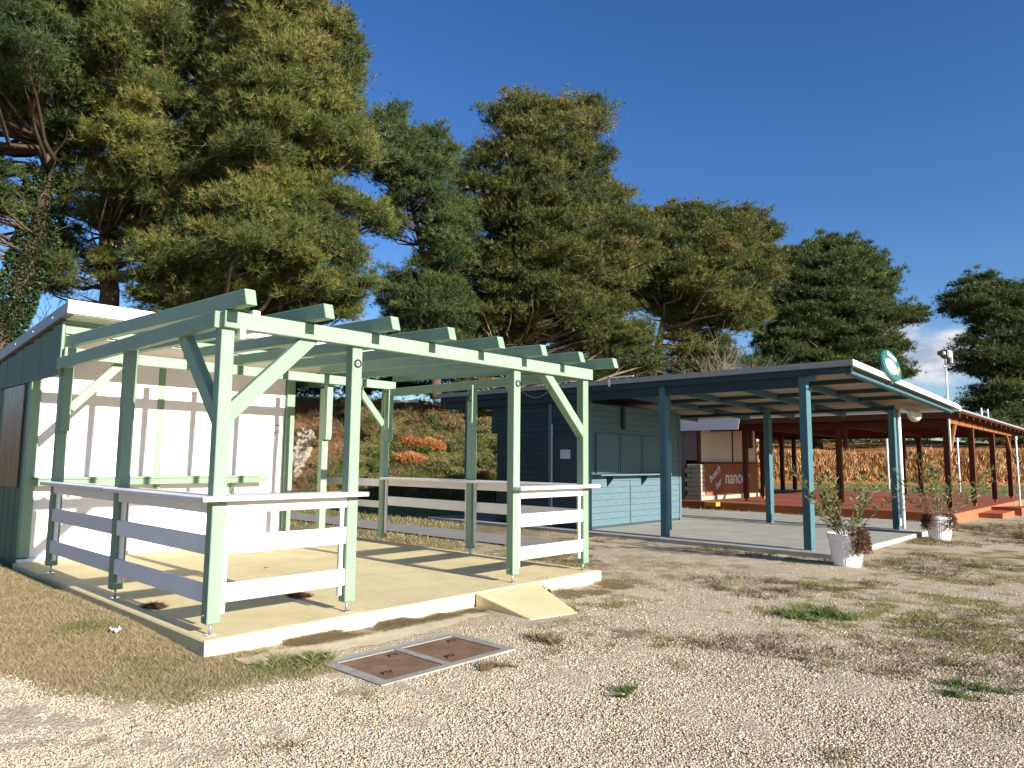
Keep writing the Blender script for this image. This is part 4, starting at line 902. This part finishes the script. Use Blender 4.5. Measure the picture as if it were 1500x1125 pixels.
V, F_, T = blades(P[:, 0], P[:, 1], hz-.02, (.09+.16*RNG.random(n))*(.6+1.1*sstep(.4, .7, cl_)), .016+.018*RNG.random(n), tint, 1.0)
BANKG = m_leaf('bank_growth', [(0, (.10, .05, .028)), (.22, (.22, .12, .065)), (.5, (.34, .24, .13)), (.56, (.20, .20, .065)), (.75, (.11, .15, .035)), (1, (.05, .10, .02))], .25)
tag(link('bank_grass', arr_mesh('bank_grass', V, F_, dict(tint=T)), BANKG), kind='stuff', label='rough grass and low growth covering the bank')
n = 420; d = 27.4+6.5*RNG.random(n); s = -14+18*RNG.random(n); gr, ra = bank_mask(d, s); k = (RNG.random(n) < .25+.75*gr) & (ra < .3); d, s, gr = d[k], s[k], gr[k]; n = len(d)
P = CPOS[None]*np.array([1, 1, 0])+d[:, None]*HF[None]+s[:, None]*HR[None]; P[:, 2] = bank_h(d, s)-.15
V, F_, T_ = needles(P, .16+.32*RNG.random(n)**2, 170, .10, .022, .8, np.where(RNG.random(n) < .75*gr+.1, .60+.3*RNG.random(n), .2+.25*RNG.random(n)), 5)
tag(link('bank_scrub', arr_mesh('bank_scrub', V, F_, dict(tint=np.clip(T_, 0, 1))), BANKG), kind='stuff', label='low bushy clumps on the bank')
ORS = m_leaf('rust_orange_twigs', [(0, (.30, .10, .03)), (.5, (.50, .20, .065)), (1, (.62, .33, .14))], .2)
for px, py, r_, lb in ((604, 650, .42, 'rust orange dead shrub on the bank, upper left of three'), (632, 654, .44, 'rust orange dead shrub on the bank, right of three'), (602, 675, .50, 'rust orange dead shrub on the bank, lowest of three')):
    q = at(px, py, 28.6)
    for it in range(40):
        ds, sc_ = local(q[0], q[1]); q = at(px, py, 28.6) if it == 0 else q
        hz_ = float(bank_h(np.array([ds]), np.array([sc_]))[0])-.15
        q = at(px, py, 27.0+it*.12)
        ds, sc_ = local(q[0], q[1])
        if float(bank_h(np.array([ds]), np.array([sc_]))[0])-.15 >= q[2]: break
    V, F_, T_ = needles(np.array([q-HR*.25, q+HR*.3+np.array([0, 0, -.1]), q+np.array([0, 0, .12])]), np.array([r_, r_*.8, r_*.6])*.8, 420, .16, .022, .6, np.array([.4, .55, .6]), 5)
    tag(link('dead_shrub', arr_mesh('dead_shrub', V, F_, dict(tint=T_)), ORS), lb, 'dead shrub', 'orange dead shrubs on the bank')
# pale rocks down the bank beside the hut
def rock_mesh(P, Rr):
    n = len(P); ico = bmesh.new(); bmesh.ops.create_icosphere(ico, subdivisions=1, radius=1); v0 = np.array([v.co[:] for v in ico.verts]); f0 = np.array([[v.index for v in f.verts] for f in ico.faces]); ico.free()
    V = v0[None]*(1+.5*(RNG.random((n, len(v0), 1))-.5))*Rr[:, None, None]*(.7+.6*RNG.random((n, 1, 3)))+P[:, None, :]
    return V.reshape(-1, 3), (f0[None]+np.arange(n)[:, None, None]*len(v0)).reshape(-1, 3)
P = []
for k in range(260):
    f = random.random(); px = 405+50*f+random.uniform(-12, 10); py = 655-68*f+random.uniform(-14, 10); dep = 27.8+3.6*f+random.uniform(-.3, .3); q = at(px, py, dep); ds, sc_ = local(q[0], q[1])
    q[2] = float((bank_h(np.array([ds]), np.array([sc_])))[0])-.12; P.append(q)
V, F_ = rock_mesh(np.array(P), .06+.11*RNG.random(len(P)))
tag(link('rock_facing', arr_mesh('rock_facing', V, F_), m_plain('pale_limestone', (.27, .24, .19), .9, .1, 0, .25, 4)), 'pale rubble stone facing on the bank end beside the hut', 'stone facing')
q0 = at(520, 588, 33.5); q1 = at(612, 588, 33.0)
kb = beam('kerb_board', q0, q1, .25, .12, WALLW, None); tag(kb, 'white board lying along the top of the bank', 'board')

# orange cut cliff across the field
ss = np.arange(14, 62, .16); zz = np.linspace(0, 1, 26); Sg, Tg = np.meshgrid(ss, zz, indexing='ij')
top = 2.55+.5*(fbm(Sg, 0*Sg, 6, 90)-.5)*2*.6; fol = vnoise(Sg, Tg*1.0, .75, 92)*.7+vnoise(Sg, Tg*2, .28, 93)*.4+.9*(fbm(Sg, Tg, 3.5, 94)-.5)
Dc = 60-.10*(Sg-20)+Tg*1.3-fol*1.0*(1-Tg*.3)+1.4*sstep(.18, 0, Tg)*-1
Pw = CPOS[None, None]*np.array([1, 1, 0])+Dc[..., None]*HF+Sg[..., None]*HR; Pw[..., 2] = -.35+Tg*(top+.25)+.12*(vnoise(Sg, Tg*4, .5, 95)-.5)
# cap running back from the top edge
Pt = Pw[:, -1:, :]+np.linspace(0, 1, 8)[None, 1:, None]*(HF*25+np.array([0, 0, 1.6]))
Pw = np.concatenate([Pw, Pt], 1); ni, nj = Pw.shape[:2]; ii = (np.arange(ni-1)[:, None]*nj+np.arange(nj-1)[None, :]).ravel()
t = NT('orange_earth'); v = t.coord('Object'); n3 = t.noise(t.coord('Object', (1, 1, .3)), 2.6, 8, .78); n4 = t.noise(v, .5, 4, .6)
c = t.ramp(n3, [(.34, (.13, .045, .016)), (.46, (.36, .15, .05)), (.56, (.52, .28, .11)), (.7, (.62, .44, .25))]); c = t.mix(t.ramp(n4, [(.52, 0), (.66, .75)]), c, (.33, .10, .04))
t.bsdf(c, .95, .05, 0, t.bump(n3, .9, .4))
CT = Pw[:, :26].reshape(-1, 3)
tag(link('earth_cliff', arr_mesh('earth_cliff', Pw.reshape(-1, 3), np.stack([ii, ii+1, ii+nj+1, ii+nj], 1), None, True), t.m), kind='structure', label='raw orange earth cut at the far side of the field')

n = 26000; P = CT[RNG.integers(len(CT), size=n)]+RNG.normal(size=(n, 3))*np.array([.12, .12, .06]); P = P-HF*.25; k = P[:, 2] > .1; P = P[k]; n = len(P)
V, F_, T_ = blades(P[:, 0], P[:, 1], P[:, 2]-.2, .25+.35*RNG.random(n), .05+.05*RNG.random(n), RNG.random(n), .35, 1.0)
tag(link('cliff_stalks', arr_mesh('cliff_stalks', V, F_, dict(tint=T_)), m_leaf('dry_orange_stalks', [(0, (.16, .06, .02)), (.4, (.42, .20, .07)), (.75, (.58, .36, .15)), (.95, (.62, .47, .26)), (1, (.16, .16, .06))], .2)), kind='stuff', label='dry orange stalks over the earth cut')
# ------------------------------------------------------------------ trees
BARK = m_plain('pine_bark', (.10, .07, .052), .9, .1, 0, .35, 9, .8)
BARKL = m_plain('pale_bark', (.22, .165, .12), .9, .1, 0, .35, 9, .8)  # paler bark tone for two of the pines
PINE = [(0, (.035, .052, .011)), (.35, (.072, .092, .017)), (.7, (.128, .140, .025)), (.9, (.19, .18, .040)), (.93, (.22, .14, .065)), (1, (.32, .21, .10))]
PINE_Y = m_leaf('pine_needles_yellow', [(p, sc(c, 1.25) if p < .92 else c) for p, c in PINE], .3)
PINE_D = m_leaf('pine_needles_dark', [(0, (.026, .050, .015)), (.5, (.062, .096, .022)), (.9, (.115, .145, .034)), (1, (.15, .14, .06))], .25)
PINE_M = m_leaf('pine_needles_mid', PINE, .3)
def inside(P, poly):
    x, y = P[:, 0], P[:, 1]; r = np.zeros(len(P), bool); n = len(poly)
    for i in range(n):
        x1, y1 = poly[i]; x2, y2 = poly[(i+1) % n]
        c = ((y1 > y) != (y2 > y)); xi = (x2-x1)*(y-y1)/(y2-y1+1e-9)+x1; r ^= c & (x < xi)
    return r
def edge_dist(P, poly):
    d = np.full(len(P), 1e9); n = len(poly)
    for i in range(n):
        a = np.array(poly[i], float); b = np.array(poly[(i+1) % n], float); ab = b-a
        t_ = np.clip(((P-a)@ab)/(ab@ab), 0, 1); d = np.minimum(d, np.linalg.norm(P-(a+t_[:, None]*ab), axis=1))
    return d
def tree(name, label, depth, polys, trunk, twid, mat, bark, pads, padr, tuftd, zbase, thick=1.0, L=.19, wd=.02, flat=.62, extra=None, limbs=True, ivy=None, nn=9, group='pine trees behind the kiosks', cat='pine tree', dead=0):
    """trunk and crown; outline points measured on the photograph become metres at the tree's own distance, the crown is as deep as it is wide"""
    C = []; Rr = []
    m_per = depth/CF; areas = []
    for poly in polys:
        q = np.array(poly, float); areas.append(abs(np.sum(q[:, 0]*np.roll(q[:, 1], -1)-np.roll(q[:, 0], -1)*q[:, 1]))/2)
    for poly, ar in zip(polys, areas):
        q = np.array(poly, float); lo, hi = q.min(0), q.max(0); n = int(.95*pads*ar/sum(areas)); got = 0; tries = 0; rp_ = padr/m_per
        while got < n and tries < 60:
            tries += 1; P = lo+RNG.random((n, 2))*(hi-lo); P = P[inside(P, poly)]
            if not len(P): continue
            ed = edge_dist(P, poly); k = ed > rp_*.50; P, ed = P[k], ed[k]
            r = 1.12*padr*(.6+.8*RNG.random(len(P))); r = np.minimum(r, ed*m_per*1.15+.12)
            half = np.minimum(ed*m_per*1.5, 3.6)*thick+.15; dz_ = (RNG.random(len(P))*2-1); dz_ = np.sign(dz_)*np.abs(dz_)**.7*half
            for (px, py), dv, r_ in zip(P, dz_, r):
                c = at(px, py, depth+dv)
                if all((c[0]-e[0])**2+(c[1]-e[1])**2+1.6*(c[2]-e[2])**2 > (.64*(r_+f))**2 for e, f in zip(C[-260:], Rr[-260:])):
                    C.append(c); Rr.append(r_); got += 1
                    if got >= n: break
    C = np.array(C); Rr = np.array(Rr)
    wq = RNG.normal(size=(len(C), 3)); wq[:, 2] = np.abs(wq[:, 2])*.8; wq /= np.linalg.norm(wq, axis=1)[:, None]
    Cw = C+wq*(Rr*(1.0+.45*RNG.random(len(C))))[:, None]; Rw = Rr*(.25+.2*RNG.random(len(C)))
    T = [at(px, py, depth+dv) for (px, py, dv) in trunk]; base = T[0].copy(); base[2] = zbase; T = [base]+T
    o = thing(name, tuple(base), label, cat, group)
    m = MB(); ns = len(T); fine = []
    for i in range(ns-1):
        for k in range(4):
            f = k/4; fine.append(T[i]*(1-f)+T[i+1]*f)
    fine.append(T[-1]); fine = np.array(fine); nf_ = len(fine)
    wob = np.cumsum(RNG.normal(size=(nf_, 3))*.03, 0); wob[:, 2] = 0; fine = fine+wob*min(1, depth/25)
    rads = [twid*(1.15-.95*(i/(nf_-1))**.9) for i in range(nf_)]
    m.tube([tuple(p) for p in fine], rads, 10)
    tr_ = m.build('trunk', bark, o)
    if limbs:
        m = MB()
        for c, r in zip(C, Rr):
            low = fine[:, 2] < c[2]-.15*np.linalg.norm(c[:2]-fine[0][:2]); j = np.argmin(np.linalg.norm(fine-c, axis=1)+np.where(low, 0, 2.5)); a = fine[j]
            L_ = np.linalg.norm(c-a); mid = (a+c)/2+np.array([0, 0, -.08*L_])+RNG.normal(size=3)*.08*L_
            r0 = min(rads[j]*.5, .02+.016*L_); m.tube([tuple(a), tuple((a+mid)/2+RNG.normal(size=3)*.03*L_), tuple(mid), tuple((mid+c)/2+RNG.normal(size=3)*.03*L_), tuple(c)], [r0, r0*.8, r0*.6, r0*.45, r0*.2], 5, False)
        for k in range(dead):          # bare dead twigs hanging below and among the pads
            c = C[RNG.integers(len(C))]; d = RNG.normal(size=3); d[2] = -abs(d[2])*.3; d /= np.linalg.norm(d); p = c+d*.2; L_ = .5+.9*RNG.random()
            for q_ in range(3):
                e_ = p+d*L_*.5+RNG.normal(size=3)*.22*L_; m.tube([tuple(p), tuple((p+e_)/2+RNG.normal(size=3)*.05), tuple(e_)], [.011, .008, .004], 4, False)
        m.build('limbs', bark, o)
    hgt = (C[:, 2]-C[:, 2].min())/(np.ptp(C[:, 2])+1e-6); tb = np.clip(.40+.24*RNG.normal(size=len(C))+.06*(hgt-.5), .05, .85)
    V, F_, T_ = needles(C, Rr, tuftd, L, wd, flat, tb, nn)
    V2, F2, T2 = needles(Cw, Rw, max(14, tuftd//9), L, wd, .8, np.clip(tb+.1, 0, .9), nn)
    V = np.concatenate([V, V2]); F_ = np.concatenate([F_, F2+len(V)-len(V2)]); T_ = np.concatenate([T_, T2])
    link('crown', arr_mesh('crown', V, F_, dict(tint=T_)), mat, o)
    if ivy:
        n = ivy; f = RNG.random(n)*.75; j = f*(nf_-1); j0 = np.floor(j).astype(int); fr = (j-j0)[:, None]; P = fine[j0]*(1-fr)+fine[np.minimum(j0+1, nf_-1)]*fr
        d = RNG.normal(size=(n, 3)); d[:, 2] *= .3; d /= np.linalg.norm(d, axis=1)[:, None]; P = P+d*(twid*1.0+.10*RNG.random((n, 1)))
        V, F_, T_ = leaves(P, d+RNG.normal(size=(n, 3))*.5, .06+.05*RNG.random(n), .05+.03*RNG.random(n), RNG.random(n)*.15); link('ivy', arr_mesh('ivy', V, F_, dict(tint=T_)), PINE_D, o)
    return o
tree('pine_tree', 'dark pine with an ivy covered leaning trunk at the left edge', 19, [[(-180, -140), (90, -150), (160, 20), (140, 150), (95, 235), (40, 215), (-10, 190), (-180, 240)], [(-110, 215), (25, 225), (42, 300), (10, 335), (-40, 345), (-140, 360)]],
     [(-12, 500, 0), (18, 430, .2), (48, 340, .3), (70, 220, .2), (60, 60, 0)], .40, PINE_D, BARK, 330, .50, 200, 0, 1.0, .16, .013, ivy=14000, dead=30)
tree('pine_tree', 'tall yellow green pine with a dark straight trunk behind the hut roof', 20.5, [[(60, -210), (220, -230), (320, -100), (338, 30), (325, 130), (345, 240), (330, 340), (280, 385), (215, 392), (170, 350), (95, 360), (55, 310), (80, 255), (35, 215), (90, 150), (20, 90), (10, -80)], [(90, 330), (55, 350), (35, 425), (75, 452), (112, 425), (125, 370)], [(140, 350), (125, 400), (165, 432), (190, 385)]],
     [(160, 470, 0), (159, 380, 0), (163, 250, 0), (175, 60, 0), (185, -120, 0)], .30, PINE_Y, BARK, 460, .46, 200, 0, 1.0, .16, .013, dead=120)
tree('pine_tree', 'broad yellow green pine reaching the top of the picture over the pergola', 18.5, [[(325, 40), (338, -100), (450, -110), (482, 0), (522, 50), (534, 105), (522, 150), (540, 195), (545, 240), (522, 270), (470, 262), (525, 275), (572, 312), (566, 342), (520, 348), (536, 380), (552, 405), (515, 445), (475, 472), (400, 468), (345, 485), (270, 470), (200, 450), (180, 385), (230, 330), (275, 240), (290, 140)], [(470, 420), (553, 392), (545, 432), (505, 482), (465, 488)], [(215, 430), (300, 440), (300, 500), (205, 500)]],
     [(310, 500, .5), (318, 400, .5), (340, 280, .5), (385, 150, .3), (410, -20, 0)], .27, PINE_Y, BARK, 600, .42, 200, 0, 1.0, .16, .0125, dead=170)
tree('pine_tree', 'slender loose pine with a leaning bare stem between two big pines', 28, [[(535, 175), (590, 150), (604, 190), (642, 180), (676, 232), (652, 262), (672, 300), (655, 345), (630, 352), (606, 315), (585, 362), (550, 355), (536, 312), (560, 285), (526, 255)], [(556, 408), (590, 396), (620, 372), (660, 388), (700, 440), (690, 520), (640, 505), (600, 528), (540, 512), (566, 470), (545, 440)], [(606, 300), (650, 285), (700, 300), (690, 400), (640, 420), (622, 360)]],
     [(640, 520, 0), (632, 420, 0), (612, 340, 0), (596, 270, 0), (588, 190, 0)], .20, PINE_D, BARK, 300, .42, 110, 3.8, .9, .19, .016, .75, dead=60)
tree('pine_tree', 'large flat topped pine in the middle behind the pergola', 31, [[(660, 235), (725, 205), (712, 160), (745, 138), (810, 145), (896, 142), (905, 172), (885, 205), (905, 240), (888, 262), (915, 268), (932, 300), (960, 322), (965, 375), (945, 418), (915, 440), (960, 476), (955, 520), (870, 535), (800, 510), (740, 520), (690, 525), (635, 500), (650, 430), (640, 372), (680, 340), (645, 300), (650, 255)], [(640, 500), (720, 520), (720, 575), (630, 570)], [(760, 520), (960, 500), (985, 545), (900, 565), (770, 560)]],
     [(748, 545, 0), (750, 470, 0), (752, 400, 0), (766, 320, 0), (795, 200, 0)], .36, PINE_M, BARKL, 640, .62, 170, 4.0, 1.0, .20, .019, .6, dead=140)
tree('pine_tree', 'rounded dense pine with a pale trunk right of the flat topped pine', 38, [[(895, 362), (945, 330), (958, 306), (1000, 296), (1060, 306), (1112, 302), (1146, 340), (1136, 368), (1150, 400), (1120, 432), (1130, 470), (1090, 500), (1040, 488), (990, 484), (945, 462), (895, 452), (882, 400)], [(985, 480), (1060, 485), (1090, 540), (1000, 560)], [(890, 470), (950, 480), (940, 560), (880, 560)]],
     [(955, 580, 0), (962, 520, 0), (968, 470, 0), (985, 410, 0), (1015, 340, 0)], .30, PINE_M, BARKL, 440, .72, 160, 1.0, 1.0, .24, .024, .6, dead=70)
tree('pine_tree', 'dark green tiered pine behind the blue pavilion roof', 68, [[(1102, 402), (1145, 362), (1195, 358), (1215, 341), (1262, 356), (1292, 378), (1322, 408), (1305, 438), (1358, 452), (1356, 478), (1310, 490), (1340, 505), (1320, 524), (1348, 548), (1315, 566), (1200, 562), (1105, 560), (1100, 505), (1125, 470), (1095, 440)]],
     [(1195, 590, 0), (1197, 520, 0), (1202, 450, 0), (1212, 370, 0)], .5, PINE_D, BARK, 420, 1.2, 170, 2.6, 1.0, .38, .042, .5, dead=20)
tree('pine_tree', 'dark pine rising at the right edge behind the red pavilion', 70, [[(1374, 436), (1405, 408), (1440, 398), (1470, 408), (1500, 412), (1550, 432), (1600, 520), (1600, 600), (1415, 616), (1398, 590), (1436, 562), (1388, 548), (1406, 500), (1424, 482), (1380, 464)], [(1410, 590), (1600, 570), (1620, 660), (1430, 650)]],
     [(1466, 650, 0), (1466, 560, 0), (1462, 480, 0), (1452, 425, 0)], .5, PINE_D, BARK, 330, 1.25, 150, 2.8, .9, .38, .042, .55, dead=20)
# low dark growth under the trees: one mass
def growth(name, spots, mat, n, L, wd, label, tb=.3):
    C = np.array([at(px, py, dep) for (px, py, dep, r) in spots]); Rr = np.array([s_[3] for s_ in spots])
    V, F_, T_ = needles(C, Rr, n, L, wd, .7, np.full(len(C), tb)+.12*RNG.normal(size=len(C)), 7)
    return tag(link(name, arr_mesh(name, V, F_, dict(tint=T_)), mat), kind='stuff', label=label)
sp = [(px+random.uniform(-10, 10), 566+random.uniform(-24, 14), 37+random.uniform(-2, 5), random.uniform(.6, 1.1)) for px in range(540, 960, 11)]
sp += [(px, 540+random.uniform(-12, 24), 42+random.uniform(-2, 4), random.uniform(.8, 1.3)) for px in range(880, 1130, 12)]
sp += [(px+random.uniform(-8, 8), 572+random.uniform(-26, 8), 36+random.uniform(-1, 3), random.uniform(.5, .9)) for px in range(425, 700, 10)]
growth('undergrowth', sp, PINE_D, 150, .25, .035, 'dark undergrowth beneath the pines')
sp = [(px+random.uniform(-8, 8), 640+random.uniform(-14, 10), 63+random.uniform(0, 6), random.uniform(.7, 1.4)) for px in range(1040, 1560, 7)]
BUSH = m_leaf('scrub_leaves', [(0, (.05, .06, .025)), (.5, (.12, .13, .045)), (.9, (.20, .19, .075)), (1, (.24, .17, .09))], .25)
growth('scrub', sp, BUSH, 120, .3, .05, 'grey green scrub along the top of the orange cut', .45)
sp = [(px, 622+random.uniform(-16, 8), 75+random.uniform(0, 8), random.uniform(1.2, 2.0)) for px in range(1100, 1570, 12)]
growth('far_scrub', sp, PINE_D, 90, .45, .07, 'dark far scrub beyond the orange cut', .4)
# bare twiggy shrub over the blue roof
def bare(name, px, py, dep, hpx, wpx, n, label, zb, seed=2):
    rr_ = random.Random(seed); m = MB(); b = Vector(at(px, py, dep)); b.z = zb; top = Vector(at(px, py-hpx, dep)).z; H = top-zb; Wd = wpx*dep/CF/2
    def br_(p, d, L, r, lev):
        e = p+d*L; mid = (p+e)/2+Vector((rr_.uniform(-1, 1), rr_.uniform(-1, 1), 0))*.06*L
        m.tube([p, mid, e], [r, r*.8, r*.6], 4, False)
        if lev == 0: return
        for k in range(3 if lev > 1 else 4):
            d2 = (d+Vector((rr_.gauss(0, .5), rr_.gauss(0, .5), rr_.gauss(.05, .3)))).normalized(); br_(p+(e-p)*rr_.uniform(.5, 1), d2, L*rr_.uniform(.5, .8), r*.6, lev-1)
    for k in range(n):
        a = rr_.random()*6.28; tl = rr_.random()*.8; d = Vector((math.cos(a)*tl*Wd/H*1.6, math.sin(a)*tl*Wd/H*1.6, 1)).normalized(); br_(b, d, H*.42, .03, 3)
    o = thing(name, tuple(b), label, 'bare shrub'); m.build('branches', m_plain('grey_twig_'+str(seed), (.26, .20, .16), .9, .1), o); return o
bare('bare_shrub', 1062, 560, 36, 85, 105, 15, 'leafless grey brown shrub showing over the blue pavilion roof', 0.0)
bare('bare_shrub', 70, 480, 24, 130, 150, 6, 'leafless twiggy shrub behind the left corner of the green hut roof', 0.0, 5)
bare('bare_shrub', 522, 520, 24, 75, 80, 9, 'leafless twiggy shrub just above the pergola rafters', 3.0, 9)
